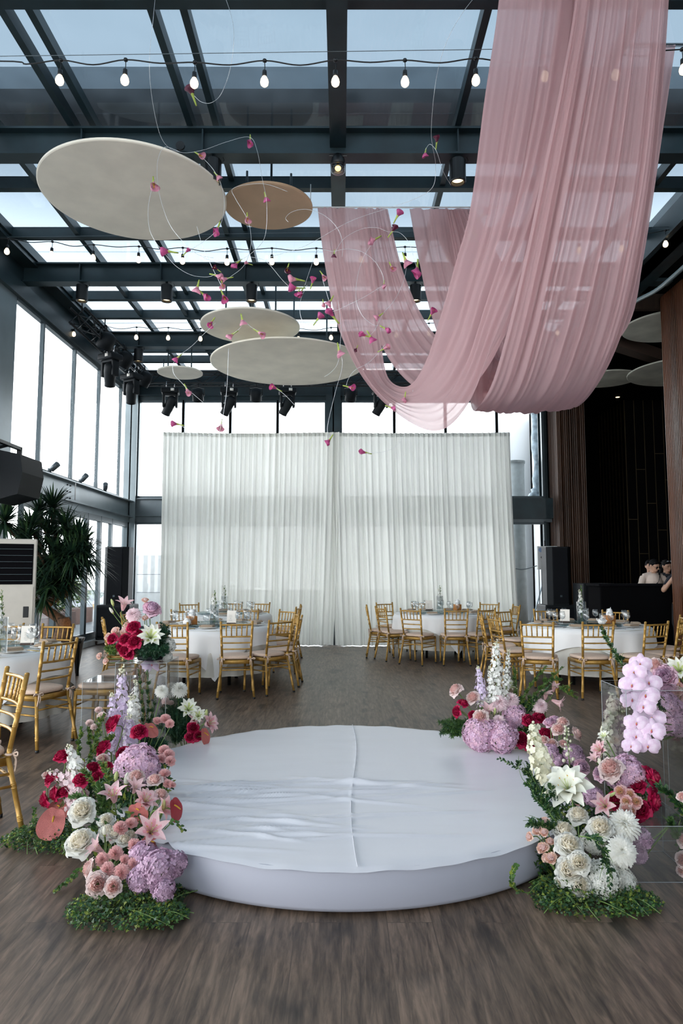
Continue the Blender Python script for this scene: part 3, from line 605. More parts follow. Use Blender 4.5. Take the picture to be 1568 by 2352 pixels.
D('pink_swag', [((985, 481, 8.6), (1085, 481, 8.6)), ((1010, 560, 8.55), (1060, 560, 8.5)), ((1045, 612, 8.35), (1100, 560, 8.3)), ((1105, 600, 7.95), (1150, 500, 7.9)), ((1180, 480, 7.3), (1210, 380, 7.3)), ((1260, 250, 6.4), (1290, 180, 6.4)), ((1330, -60, 5.6), (1370, -80, 5.6)), ((1350, -200, 5.2), (1400, -200, 5.2))],
  'short pink chiffon swag gathered high on the far rail', 7, .02, 11, 70)
D('pink_swag', [((1025, 482, 8.0), (1090, 482, 8.0)), ((1052, 640, 7.9), (1180, 660, 8.0)), ((1072, 800, 7.5), (1290, 820, 7.7)), ((1078, 905, 6.9), (1320, 905, 7.0)), ((1085, 940, 6.3), (1318, 938, 6.2)), ((1098, 935, 5.85), (1352, 912, 5.6)), ((1130, 880, 5.5), (1398, 840, 5.2)), ((1165, 760, 5.2), (1438, 735, 4.95)), ((1203, 600, 4.95), (1470, 600, 4.75)), ((1245, 400, 4.72), (1503, 400, 4.6)), ((1290, 180, 4.52), (1524, 180, 4.45)), ((1318, 20, 4.40), (1536, 10, 4.38)), ((1340, -200, 4.32), (1548, -200, 4.32))],
  'broadest pink chiffon drape sweeping down from the top right', 12, .019, 14, 240)
D('pink_swag', [((1494, 106, 6.3), (1550, 104, 6.3)), ((1482, 250, 6.2), (1528, 240, 6.25)), ((1462, 450, 6.1), (1495, 450, 6.2)), ((1440, 600, 6.0), (1470, 600, 6.1)), ((1410, 760, 5.9), (1440, 740, 6.0)), ((1340, 880, 5.8), (1360, 840, 5.9))],
  'narrow pink chiffon tail behind the broad drape on the right', 4, .02, 17, 40)
a, b_ = U(722, 478, 8.4), U(1100, 478, 8.4)
m = MB(); m.rod(a+V((-.1, 0, .01)), b_+V((.4, 0, .01)), .010); 
for x in (a.x-.05, b_.x+.3): m.rod((x, 8.4, a.z), (x, 8.4, 6.45), .006, 6)
o = m.build('drape_rail', WHITEP, smooth=True); tag(o, 'thin white rail carrying the far ends of the pink swags', 'rail')
m = MB(); m.rod((1.0, 4.52, U(1200, -180, 4.52).z), (2.7, 4.52, U(1200, -180, 4.52).z), .012)
for x in (1.05, 2.65): m.rod((x, 4.52, U(1200, -180, 4.52).z), (x, 4.52, 6.5), .006, 6)
o = m.build('drape_rail', WHITEP, smooth=True); tag(o, 'thin white rail carrying the near ends of the pink drapes, above view', 'rail')
m = MB(); p = U(1494, 104, 6.3); m.rod(p+V((-.3, 0, .01)), p+V((.55, 0, .01)), .012); m.rod(p+V((-.2, 0, 0)), V((p.x-.2, p.y, 6.5)), .006, 6); m.rod(p+V((.5, 0, 0)), V((p.x+.5, p.y, 6.5)), .006, 6)
o = m.build('drape_rail', STEEL, smooth=True); tag(o, 'short dark rail holding the narrow pink tail', 'rail')
# white pleated backdrop curtain on its stand
VOILE = sheer('white_voile', (.80, .81, .765), .985, .22)
CY = 13.85; CZ = U(780, 993, CY).z
x0, x1 = U(376, 993, CY).x, U(1171, 993, CY).x; xs = U(768, 1000, CY).x
def curtain(xa, xb, ba, bb, label, seed, zb=.012):
    rd = random.Random(seed); o = empty('backdrop_curtain', ((xa+xb)/2, CY, 0), label, 'curtain', 'white backdrop curtains'); n_ = int((xb-xa)*9)
    ph = [rd.random()*6.28 for _ in range(8)]; cx = (xa+xb)/2
    def fn(u, v):
        xt = xa+(xb-xa)*u; xbm = ba+(bb-ba)*u
        g = u+.010*sin(13*u+ph[0])+.006*sin(31*u+ph[1])
        x = xt+(xbm-xt)*v**1.4
        f = sin(2*pi*n_*g+ph[2]); f2 = sin(2*pi*n_*.37*g+ph[3]+v*.8); f3 = sin(2*pi*n_*2.1*g+ph[4])
        y = .030*f*(.65+.5*v)+.040*f2*v+.012*f3*(1-v*.6)+.02*sin(7*u+ph[5]+3*v)
        z = CZ*(1-v)+zb*v-.02*sin(pi*u)*(1-v)
        if v > .985: y -= .05*abs(f2)
        return V((x-cx, y, z))
    m = MB(); m.grid(fn, n_*10, 26); m.build('cloth', VOILE, o, True)
    m = MB(); m.grid(lambda u, v: fn(u, v*.018)+V((0, -.006, 0)), n_*10, 2); m.build('header', VOILE, o, True)
ca = U(368, 1400, CY).x; cb = U(1193, 1440, CY).x
curtain(x0, xs+.10, ca, xs-.02, 'white pleated backdrop curtain, half behind the tables left of centre', 21)
curtain(xs-.10, x1, xs+.02, cb, 'white pleated backdrop curtain, half right of the centre seam', 22)
o = empty('curtain_stand', (0, CY+.12, 0), 'slim steel stand carrying the white backdrop curtain', 'stand')
m = MB(); m.rod((x0, 0, CZ-.02), (x1, 0, CZ-.02), .022); m.build('crossbar', STEEL2, o, True)
for x in (x0+.03, xs, x1-.03): MB().rod((x, 0, .02), (x, 0, CZ), .024).build('upright', STEEL2, o, True); MB().box((x-.25, -.02, 0), (x+.25, .25, .02)).build('base', STEEL2, o)
MB().rod((x0, .02, 2.42), (x1, .02, 2.42), .016).build('brace', STEEL2, o, True)
# ================================================================ STAGE
STC = (0.02, 4.46); STR = 1.405; STH = .19
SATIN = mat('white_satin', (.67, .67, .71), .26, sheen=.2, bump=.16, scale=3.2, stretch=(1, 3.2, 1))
SKIRT = mat('shaded_stage_skirt', (.35, .36, .42), .62, bump=.05, scale=4)  # white cloth darkened: the shade on the stage's side is in this colour
o = empty('round_stage', (STC[0], STC[1], 0), 'low round stage covered in white satin in the middle of the floor', 'stage')
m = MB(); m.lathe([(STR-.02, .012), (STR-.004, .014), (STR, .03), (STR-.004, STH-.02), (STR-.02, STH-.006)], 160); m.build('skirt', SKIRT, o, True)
rd = random.Random(5)
WR = [(rd.uniform(-.9, .3), rd.uniform(-1.2, -.15), rd.uniform(.25, .8), rd.uniform(-.32, .22), rd.uniform(.010, .022), rd.uniform(.006, .014)) for _ in range(44)]
def top(u, v):
    a = 2*pi*u; r = STR*1.0055*v**.8; x, y = r*cos(a), r*sin(a)
    z = STH+.0015*noise.noise(V((x*3, y*7, 0)))
    for wx, wy, L, an, wd, h in WR:
        dx, dy = x-wx, y-wy; s_ = dx*cos(an)+dy*sin(an); t_ = -dx*sin(an)+dy*cos(an)
        if abs(s_) < L and abs(t_) < wd*4: z += h*math.exp(-(t_/wd)**2)*(1-(s_/L)**2)
    z += .005*math.exp(-((x-.06-.03*sin(2*y))/.008)**2)*(.6+.4*sin(40*y))
    if v > .93: q = (v-.93)/.07; z -= .004*q*(1+sin(23*a)*.6+sin(41*a+1)*.5) + .010*max(0, q-.5)
    return V((x, y, z))
m = MB(); m.grid(top, 300, 120, closed=True); m.build('satin_top', SATIN, o, True)
pts = [V((.06+.03*sin(2*y), y, STH+.0045)) for y in [-STR+.02+i*(2*STR-.04)/40 for i in range(41)]]
MB().tube(pts, .0022, 5).build('seam', mat('seam_thread', (.70, .70, .74), .6), o, True)
# ================================================================ CHAIRS AND TABLES
R1 = (.30, .5, .7); LG = (.18, .22, .5, .54, .82, .86)
def chair_kit():
    kids = []
    def P(name, mb, mt=GOLD, sub=()): kids.append(Part(name, mb.mesh(name, mt), sub))
    foot = lambda x, y: Part('foot_cap', MB().lathe([(.014, 0), (.016, .004), (.016, .022)], 8, o=(x, y, 0)).mesh('foot_cap', BLACK))
    for s in (-1, 1):
        m = MB(); a, b, c = V((.212*s, -.265, .012)), V((.165*s, -.185, .45)), V((.183*s, -.262, .915)); b2 = V((.166*s, -.192, .50))
        for p, q, rr in ((a, b, (.2, .24, .62, .66)), (b2, c, (.3, .5, .54, .8))): m.ringrod(p, q, .0142, rr, 9)
        m.rod(b, b2, .0142, 9); m.ball(c, (.0148, .0148, .009), 9); P('leg', m, GOLD, [foot(.212*s, -.265)])
    for s in (-1, 1):
        m = MB(); m.ringrod((.192*s, .20, .012), (.195*s, .185, .44), .0138, LG, 9); P('leg', m, GOLD, [foot(.192*s, .20)])
    m = MB(); n = 4; prof = [(-.165, -.19), (.165, -.19), (.21, .17), (.17, .205), (-.17, .205), (-.21, .17)]
    for k, (a, b) in enumerate(zip(prof, prof[1:]+prof[:1])):
        d = (V((*b, 0))-V((*a, 0))); nrm = V((d.y, -d.x, 0)).normalized()*.02
        p = [V((*a, 0)), V((*b, 0)), V((*b, 0))-nrm*1, V((*a, 0))-nrm*1]
        m.add([q+V((0, 0, z)) for z in (.405, .452) for q in p], [(3, 2, 1, 0), (4, 5, 6, 7), (0, 1, 5, 4), (1, 2, 6, 5), (2, 3, 7, 6), (3, 0, 4, 7)])
    m.add([V((x, y, z)) for z in (.440, .450) for x, y in prof], [(5, 4, 3, 2, 1, 0), tuple(range(6, 12))]); P('seat_frame', m)
    def yb(z): return -.192-(z-.50)*.170
    def xb(z): return .166+(z-.5)*.041
    def rail(z, r=.0092, bow=.018, name='back_rail', rr=4):
        m = MB(); pts = []; x = xb(z)
        for i in range(rr*4+1): t = i/(rr*4); pts.append((V((-x+2*x*t, yb(z)-bow*sin(pi*t), z)), 1.12 if i % 4 == 2 else 1))
        m.tube([p for p, _ in pts], [r*k for _, k in pts], 7); P(name, m)
    rail(.878, .0108, name='top_rail'); rail(.735, .0098); rail(.66); rail(.585)
    for i in range(5):
        t = (i+1)/6; xt = -xb(.878)+2*xb(.878)*t; x2 = -xb(.735)+2*xb(.735)*t
        m = MB(); m.ringrod((x2, yb(.735)-.018*sin(pi*t), .737), (xt, yb(.878)-.018*sin(pi*t), .876), .0075, (.25, .5, .75), 7); P('spindle', m)
    for s in (-1, 1):
        for z in (.36, .29):
            t = (z-.012)/.438; m = MB(); m.ringrod((.212*s-.047*s*t, -.265+.08*t, z), (.194*s, .192, z), .0085, (.3, .7), 7); P('stretcher', m)
    for z, y0 in ((.335, 'b'), (.31, 'f')):
        t = (z-.012)/.438; m = MB()
        if y0 == 'b': m.ringrod((-.177, -.265+.08*t, z), (.177, -.265+.08*t, z), .0085, (.2, .4, .6, .8), 7)
        else: m.ringrod((-.193, .19, z), (.193, .19, z), .0085, (.2, .4, .6, .8), 7)
        P('stretcher', m)
    def cush(u, v):
        a = 2*pi*u; c, s_ = cos(a), sin(a); k = 1/max(abs(c)**4+abs(s_)**4, 1e-6)**.25
        t = pi*v; rr = max(0, sin(t))**.32; zz = cos(t)
        y = .195*s_*k*rr; x = (.198+.12*y)*c*k*rr
        return V((x, y+.006, .478+.026*(1 if zz > 0 else -1)*abs(zz)**.6+.010*max(0, 1-(x*x+y*y)/.03)*(zz > 0)))
    m = MB(); m.grid(cush, 28, 12, closed=True); cm = m.mesh('cushion', CUSH); ties = []
    for s in (-1, 1):
        m = MB(); p = V((.166*s, -.19, .468)); rb = .005
        m.tube([p+V((.018*cos(t), .018*sin(t), 0)) for t in [i*pi/4 for i in range(9)]], .0075, 5)
        m.tube(spline([p+V((.016*s, -.012, 0)), p+V((.04*s, -.03, .014)), p+V((.055*s, -.025, -.004)), p+V((.02*s, -.016, -.003))], 4), .005, 5)
        m.tube(spline([p+V((0, -.02, 0)), p+V((-.022*s, -.04, .012)), p+V((-.034*s, -.03, -.01)), p+V((0, -.018, 0))], 4), .005, 5)
        m.tube(spline([p+V((0, -.02, 0)), p+V((.012*s, -.034, -.04)), p+V((.018*s, -.026, -.10))], 4), [.006]*4+[.005]*4+[.003], 5)
        m.tube(spline([p+V((0, -.02, 0)), p+V((-.006*s, -.036, -.03)), p+V((-.004*s, -.03, -.075))], 4), [.006]*4+[.005]*4+[.003], 5)
        ties.append(Part('tie', m.mesh('tie', CUSH)))
    kids.append(Part('cushion', cm, ties)); return Part('chiavari_chair', None, kids)
CHAIR = chair_kit()
TN = {1: 'number three table', 2: 'left loudspeaker table', 3: 'left curtain table', 4: 'right curtain table', 5: 'DJ booth table'}
TC = {1: (-3.42, 6.50), 2: (-1.76, 9.36), 3: (-2.05, 11.95), 4: (1.76, 12.2), 5: (3.33, 9.38)}
CH = [ # table, x, y, facing, phrase
 (1, -2.63, 6.0, 66, 'right in front of the'), (1, -2.13, 6.28, 86, 'on the aisle side of the'), (1, -2.18, 6.92, 97, 'behind the second cushion, past the'), (1, -3.20, 7.45, 172, 'with back to the plant, window side of'), (1, -3.72, 7.5, 190, 'in front of the air conditioner at'),
 (2, -1.92, 8.2, -6, 'half hidden by raised bouquet at'), (2, -1.26, 8.32, 8, 'with back fully to camera at'), (2, -.92, 8.57, 45, 'turned cornerwise on aisle side of'), (2, -.80, 9.1, 87, 'seen edge-on from the side at'), (2, -.88, 9.75, 102, 'second back on the aisle side of'), (2, -1.0, 10.42, 138, 'at the back aisle corner of'), (2, -1.5, 10.6, 178, 'facing camera beyond the vase at'), (2, -2.36, 10.5, 205, 'facing camera beyond the napkin box at'), (2, -2.85, 9.95, 250, 'sideways by the loudspeaker at'), (2, -2.75, 8.75, -68, 'mostly behind raised bouquet, at'),
 (3, -2.75, 12.75, 208, 'facing camera at far left of'), (3, -1.62, 13.0, 165, 'facing camera near the centre seam at'), (3, -2.1, 13.08, 182, 'facing camera in the middle behind'), (3, -.98, 12.2, 95, 'sideways on the aisle at'), (3, -.98, 11.7, 80, 'closer of two sideways ones at'),
 (4, .70, 12.05, -92, 'sideways farthest toward the aisle at'), (4, .89, 11.67, -66, 'half turned next to the sideways one at'), (4, 1.25, 11.16, -37, 'turned with open gap beside it at'), (4, 1.81, 11.12, 0, 'with back squarely to camera at'), (4, 2.18, 11.24, 34, 'overlapped by another table chair at'), (4, .95, 12.95, 210, 'facing camera at aisle end of'), (4, 1.57, 13.1, 184, 'mostly hidden by the card behind'), (4, 2.70, 12.9, 152, 'facing camera near curtain edge at'), (4, 2.86, 12.25, 95, 'sideways near the curtain edge at'),
 (5, 2.63, 10.35, 218, 'turned away toward curtain edge at'), (5, 2.22, 8.95, -78, 'sideways behind the delphiniums at'), (5, 2.2, 9.6, -96, 'second sideways one behind the delphiniums at'), (5, 2.36, 8.27, -20, 'above the rosemary sprays at'), (5, 2.97, 8.27, 2, 'directly behind the tall clear plinth at'), (5, 3.58, 8.3, 24, 'just above the orchids at'), (5, 3.95, 8.55, 50, 'cut by the right frame edge at'), (5, 4.28, 9.2, 76, 'sideways at frame edge, at'), (5, 4.02, 10.25, 148, 'facing camera before the black booth at'), (5, 3.2, 10.55, 180, 'facing camera behind glass vase at'),
]
for t, x, y, a, ph in CH:
    spawn(CHAIR, TR((x, y, 0), radians(a)) @ Matrix.Diagonal((1, 1, .97, 1)), f'gold bamboo-style chair {ph} {TN[t]}', 'chair', 'gold banquet chairs')
spawn(CHAIR, TR((-2.10, 3.90, 0), radians(132)) @ Matrix.Diagonal((1, 1, .97, 1)), 'gold bamboo-style chair nearest of all, cut by the left frame edge', 'chair', 'gold banquet chairs')
TR_ = .80
def table(i):
    x, y = TC[i]; rd = random.Random(i*11); n = TN[i]
    o = empty('round_table', (x, y, 0), f'round banquet table under white cloth, the {n}', 'table', 'round banquet tables')
    MB().lathe([(TR_-.005, .715), (TR_, .72), (TR_, .738), (TR_-.005, .742)], 48).build('tabletop', WOODD, o, True)
    for k in range(4):
        a = pi/4+k*pi/2; MB().rod((.42*cos(a), .42*sin(a), 0), (.40*cos(a), .40*sin(a), .715), .022).build('leg', BLACK, o, True)
    ph = rd.random()*6
    def under(u, v):
        a = 2*pi*u; s_ = min(1, v/.3)
        if v < .12: r = (TR_+.004)*(v/.12)**.5; return V((r*cos(a), r*sin(a), .744))
        t = (v-.12)/.88; wv = sin(17*a+ph)+.6*sin(29*a+2*ph)+.4*sin(7*a)
        r = TR_+.008+.012*min(1, t*6)+.030*t*wv*.6+.02*t; return V((r*cos(a), r*sin(a), .744-.015*min(1, t*12)-(.744-.17-.02)*t))
    m = MB(); m.grid(under, 150, 16, closed=True); c = m.build('underlay_cloth', CREAM, None, True); c.location = (x, y, 0); tag(c, f'cream underlay cloth hanging nearly to the floor on the {n}', 'tablecloth', 'cream underlay cloths')
    A = 1.02; off = {1: .3, 2: .55, 3: .2, 4: .62, 5: .42}[i]
    def over(u, v):
        a = 2*pi*u; b = a+off; cc = max(abs(cos(b)), abs(sin(b))); hang = min(.62, A/cc-TR_-.01)
        if v < .2: r = (TR_+.010)*(v/.2)**.5; return V((r*cos(a), r*sin(a), .750+.0015*sin(8*a)*v))
        t = (v-.2)/.8; wv = sin(11*a+ph+1)+.7*sin(19*a-ph)
        d = hang*t; k = min(1, d/.05)
        r = TR_+.012+.014*k+.018+.055*d*wv+.05*d; r -= .018*(1-k)
        return V((r*cos(a), r*sin(a), .750-.012*k*.5-d))
    m = MB(); m.grid(over, 180, 16, closed=True); c = m.build('tablecloth', LINEN, None, True); c.location = (x, y, 0); tag(c, f'white square tablecloth draped with low corners on the {n}', 'tablecloth', 'white tablecloths')
    o = empty('glass_turntable', (x, y, .752), f'round glass turntable in the middle of the {n}', 'turntable', 'glass turntables')
    MB().lathe([(.10, 0), (.10, .014)], 20).build('base', BLACKR, o, True)
    MB().lathe([(.001, .016), (.445, .016), (.45, .020), (.445, .026), (.001, .026)], 64).build('disc', TURN, o, True)
for i in TC: table(i)
# table things: kits
def wine_glass(h=.20, r=.038):
    m = MB(); m.lathe([(.034, 0), (.033, .002), (.006, .008), (.0045, .02), (.0045, h*.44), (.010, h*.47), (r*.8, h*.56), (r, h*.68), (r*.93, h*.85), (r*.80, h), (r*.78, h), (r*.90, h*.85), (r*.96, h*.68), (r*.76, h*.57), (.004, h*.485)], 18)
    return Part('wine_glass', m.mesh('wine_glass', STEMGLASS))
WG, WG2 = wine_glass(), wine_glass(.185, .041)
m = MB(); m.lathe([(.001, .004), (.045, .004), (.085, .010), (.120, .018), (.122, .020), (.085, .014), (.045, .009), (.001, .009)], 28); PLATE = Part('plate', m.mesh('plate', CHINA))
m = MB()
for k, (w_, l_, z) in enumerate([(.055, .085, 0), (.053, .083, .009), (.050, .080, .018)]): m.rbox((-l_, -w_, z), (l_, w_, z+.010), .012)
m.tube(spline([(-.088, -.05, .012), (-.094, 0, .016), (-.088, .05, .012)], 4), .009, 6); NAP = Part('folded_napkin', m.mesh('folded_napkin', NAPK))
def flat(pts, z=.004): return pts
m = MB(); m.rbox((-.006, -.10, 0), (.006, 0, .004), .003); m.rbox((-.009, 0, 0), (.009, .10, .0035), .006); kn = m.mesh('knife', CUTL)
m = MB(); m.rbox((-.005, -.10, 0), (.005, .05, .004), .003)
for q in (-.008, -.003, .002, .007): m.box((q-.001, .05, .001), (q+.0015, .095, .003))
m.box((-.010, .045, .001), (.010, .055, .003)); fk = m.mesh('fork', CUTL)
m = MB(); m.rbox((-.014, -.08, 0), (.014, .08, .003), .003); sl2 = m.mesh('chopstick_sleeve', mat('ochre_paper', (.62, .42, .08), .7))
KN, FK, SLV = Part('knife', kn), Part('fork', fk), Part('chopstick_sleeve', sl2)
ORD = ['first', 'second', 'third', 'fourth', 'fifth', 'sixth', 'seventh', 'eighth', 'ninth', 'tenth', 'eleventh', 'twelfth', 'thirteenth', 'fourteenth', 'fifteenth', 'sixteenth', 'seventeenth', 'eighteenth', 'nineteenth', 'twentieth']
def setting(i, n, seats, a0, glasses=True):
    # places are counted clockwise seen from above, from the one closest to the stage
    x, y = TC[i]; T = TN[i]
    for k in seats:
        a = radians(a0)-k*2*pi/n; d = V((cos(a), sin(a), 0)); s_ = V((-sin(a), cos(a), 0)); c = V((x, y, .7525))
        w_ = f'{ORD[k]} place clockwise from the stage side, {T}'; rz = a+pi/2
        spawn(PLATE, TR(c+d*.625, rz), f'white plate at {w_}', 'plate', 'white plates')
        spawn(NAP, TR(c+d*.625+V((0, 0, .0205)), rz+.25*((k*5) % 3-1)), f'beige folded napkin at {w_}', 'napkin', 'beige folded napkins')
        spawn(KN, TR(c+d*.63+s_*.165, rz), f'steel knife at {w_}', 'knife', 'table knives')
        spawn(FK, TR(c+d*.63-s_*.155, rz), f'steel fork at {w_}', 'fork', 'table forks')
        if i in (1, 2): spawn(SLV, TR(c+d*.62+s_*.20, rz+.12), f'ochre chopstick sleeve at {w_}', 'chopsticks', 'chopstick sleeves')
        if glasses:
            spawn(WG, TR(c+d*.50+s_*.09, 0), f'tall wine glass at {w_}', 'wine glass', 'wine glasses')
            if k % 2 == 0: spawn(WG2, TR(c+d*.515-s_*.03, 0), f'rounder wine glass at {w_}', 'wine glass', 'rounder wine glasses')
setting(1, 10, [0, 1, 7, 8, 9, 6], -72)
setting(2, 10, range(10), -84); setting(3, 10, [5, 6, 7, 8, 0], -80); setting(4, 10, range(10), -75); setting(5, 10, range(10), -84)
# table number cards
def card(i, px, py, rz, lab, txt=None):
    z = .779; p = Uz(px, py, z); o = empty('table_number_card', p, lab, 'card', 'table number cards', radians(rz))
    MB().rbox((-.06, -.014, 0), (.06, .014, .022), .004).build('holder', WOODD, o)
    T = Matrix.Translation((0, 0, .015)) @ Matrix.Rotation(radians(-9), 4, 'X')
    c = MB().box((-.062, -.0012, 0), (.062, .0012, .165), M=T).build('paper', CARD, o)
    if txt:
        t = bpy.data.curves.new('number', 'FONT'); t.body = txt; t.size = .062; t.align_x = 'CENTER'; t.extrude = .0004; t.offset = .0012; t.materials.append(INK)
        q0 = bpy.data.objects.new('number', t); COL.objects.link(q0); bpy.context.view_layer.update(); me = bpy.data.meshes.new_from_object(q0.evaluated_get(bpy.context.evaluated_depsgraph_get())); bpy.data.objects.remove(q0); q = bpy.data.objects.new('number', me); COL.objects.link(q); q.parent = c; q.matrix_basis = T @ Matrix.Translation((.030, -.0019, .105)) @ Matrix.Rotation(pi/2, 4, 'X')
    m = MB(); r2 = random.Random(i)
    for k in range(7):
        w_ = r2.uniform(.010, .024); m.box((-.012-w_, -.0019, .032+k*.012), (-.012+w_, -.0012, .0335+k*.012), M=T)
    m.build('writing', INK, c)
    return o
card(1, 62, 1482, 8, 'cream card with a big black number three in a wood block', '3'); card(2, 531, 1434, -3, 'cream number card on the table by the left loudspeaker'); card(4, 985, 1402, 4, 'wide white card on table before the curtain right half'); card(5, 1297, 1430, -28, 'tilted white card on the table beside the DJ booth')
# napkin boxes
m = MB(); m.rbox((-.055, -.055, 0), (.055, .055, .11), .006); bx = m.mesh('box', AMBER)
m = MB(); m.lathe([(.001, .10), (.045, .10), (.05, .13), (.03, .19), (.012, .20), (.001, .16)], 7); m.add([(-.05, 0, .11), (.01, -.03, .11), (.05, .02, .22)], [(0, 1, 2)]); m.add([(.05, 0, .11), (-.02, .03, .11), (-.06, -.01, .20)], [(0, 1, 2)]); nb = m.mesh('tissue', LINEN)
NB = Part('napkin_box', None, [Part('box', bx), Part('tissue', nb)])
for i, px, py in [(2, 441, 1434), (4, 1050, 1402), (5, 1400, 1432)]: spawn(NB, TR(Uz(px, py, .779), .5), f'amber wooden box of white napkins on the {TN[i]}', 'napkin box', 'napkin boxes')
# small teapots and bowls
m = MB(); m.lathe([(.03, 0), (.05, .02), (.052, .05), (.035, .075), (.015, .08), (.018, .09), (.001, .094)], 16); m.tube(spline([(.048, 0, .03), (.08, 0, .05), (.088, 0, .075)], 4), .008, 6); m.tube(spline([(-.045, 0, .06), (-.085, 0, .055), (-.05, 0, .025)], 4), .005, 6); TP = Part('teapot', m.mesh('teapot', CHINA))
for i, px, py in [(2, 429, 1436), (5, 1382, 1434)]: spawn(TP, TR(Uz(px, py, .779), 2), f'small white teapot beside the napkin box on the {TN[i]}', 'teapot', 'white teapots')
m = MB(); m.lathe([(.018, 0), (.035, .015), (.042, .04), (.039, .04), (.02, .012), (.001, .010)], 16); BW = Part('small_bowl', m.mesh('small_bowl', CHINA))
for k, (px, py) in enumerate([(96, 1490), (110, 1478)]): spawn(BW, TR(Uz(px, py, .7535)), ['small white bowl by the third glass beside number three card', 'small white bowl behind another bowl near number three card'][k], 'bowl', 'small white bowls')
# ================================================================ LOUDSPEAKERS, AIR CONDITIONER, PLANT, BOOTH
def pa(x, y, side, lab1, lab2, subz=.10, dolly=True):
    o = empty('subwoofer', (x, y, 0), lab2, 'loudspeaker', 'floor loudspeakers'); h = .80
    MB().rbox((-.34, -.33, subz), (.34, .33, h), .025).build('cabinet', BLACKR, o); MB().rbox((-.30, -.342, subz+.05), (.30, -.325, h-.05), .02).build('grille', GRILLE, o)
    for s_ in (-.348, .34): MB().rbox((s_, -.08, .45), (s_+.008, .08, .56), .003).build('handle', BLACK, o)
    if dolly:
        d = MB().box((-.38, -.36, .075), (.38, .36, .10)).build('dolly', CUTL, o)
        for sx_ in (-.32, .32):
            for sy_ in (-.30, .30): MB().lathe([(.001, -.015), (.034, -.015), (.034, .015), (.001, .015)], 12, M=Matrix.Translation((sx_, sy_, .036)) @ Matrix.Rotation(pi/2, 4, 'Y')).build('caster', WOODD, d, True)
    o = empty('column_loudspeaker', (x, y-.05, h+.001), lab1, 'loudspeaker', 'upright loudspeakers')
    MB().add([(-.25, .22, z) for z in (0, 1.19)]+[(.25, .22, z) for z in (0, 1.19)]+[(-.25, -.10, z) for z in (0, 1.19)]+[(-.16, -.22, z) for z in (0, 1.19)]+[(.16, -.22, z) for z in (0, 1.19)]+[(.25, -.10, z) for z in (0, 1.19)],
             [(0, 1, 3, 2), (0, 4, 5, 1), (4, 6, 7, 5), (6, 8, 9, 7), (8, 10, 11, 9), (10, 2, 3, 11), (1, 5, 7, 9, 11, 3), (0, 2, 10, 8, 6, 4)]).build('cabinet', BLACKR, o)
    MB().rbox((-.155, -.232, .03), (.155, -.218, 1.16), .01).build('grille', GRILLE, o)
    MB().box((-.02, -.238, .16), (.02, -.232, .20)).build('badge', ALU, o)
pa(-4.66, 14.35, -1, 'tall black loudspeaker on a subwoofer left of the curtain', 'black subwoofer on a wheeled dolly left of the curtain')
pa(4.48, 14.3, 1, 'tall black loudspeaker on a subwoofer right of the curtain', 'black subwoofer standing right of the curtain', .0, False)
o = empty('cabinet_speaker', (5.0, 13.6, 0), 'black box loudspeaker between the right tall loudspeaker and the DJ booth', 'loudspeaker'); MB().rbox((-.32, -.3, 0), (.32, .3, 1.25), .02).build('cabinet', BLACKR, o); MB().rbox((-.29, -.312, .04), (.29, -.296, 1.21), .01).build('grille', GRILLE, o); MB().box((.325, -.20, .95), (.335, -.17, 1.08)).build('latch', CUTL, o)
p = U(1247, 1276, 14.75); o = empty('wall_box', p, 'white control box on the back wall behind the right loudspeaker', 'control box')
MB().rbox((-.14, -.06, -.30), (.30, .06, .20), .01).build('case', mat('off_white_case', (.60, .61, .60), .5), o)
m = MB(); m.lathe([(.001, 0), (.05, 0), (.05, .004), (.001, .004)], 18, M=Matrix.Translation((-.07, -.062, .12)) @ Matrix.Rotation(pi/2, 4, 'X')); m.build('dial', mat('blue_dial', (.25, .35, .55), .4), o)
m = MB(); m.lathe([(.001, 0), (.022, 0), (.022, .02), (.001, .02)], 12, M=Matrix.Translation((-.05, -.062, -.04)) @ Matrix.Rotation(pi/2, 4, 'X')); m.build('knob', BLACK, o)
MB().box((.02, -.02, .20), (.05, .0, .32)).build('antenna', BLACK, o); MB().rod((-.1, 0, -.30), (-.1, 0, -p.z), .012).build('post', STEEL2, o)
m = MB(); m.tube(spline([p+V((-.14, 0, -.22)), p+V((-.45, .1, -.30)), p+V((-.75, .2, -.22))], 6), .01, 6); o = m.build('loose_cable', STEEL2, smooth=True); tag(o, 'thin cable running from the white control box behind the curtain', 'cable')
# floor standing air conditioner
ACM = mat('ivory_ac_case', (.50, .47, .41), .45, var=.04)
p = V((-4.02, 8.25, 0)); o = empty('air_conditioner', p, 'ivory floor-standing air conditioner at the left edge', 'air conditioner', None, radians(24))
MB().rbox((-.45, -.19, 0), (.32, .19, 1.86), .02).build('case', ACM, o)
MB().box((-.42, -.196, 1.32), (.28, -.19, 1.80)).build('outlet', BLACKM, o)
for k in range(6): MB().box((-.41, -.215, 1.36+k*.075), (.27, -.198, 1.366+k*.075), M=None).build('louvre', STEEL, o)
MB().box((-.42, -.2, .80), (.29, -.19, 1.29)).build('front_panel', ACM, o); MB().rbox((.19, -.205, .93), (.25, -.198, 1.06), .004).build('control_panel', BLACK, o)
MB().box((-.45, -.2, .745), (.32, -.188, .78)).build('trim_strip', ALU, o)
m = MB()
for i in range(34): m.box((-.42+i*.0205, -.194, .12), (-.412+i*.0205, -.19, .46))
for i in range(17): m.box((-.42, -.194, .12+i*.0205), (.28, -.19, .127+i*.0205))
m.build('intake_grille', BLACK, o); MB().box((-.09, -.1905, .12), (-.085, -.188, .74)).build('panel_seam', ALU, o)
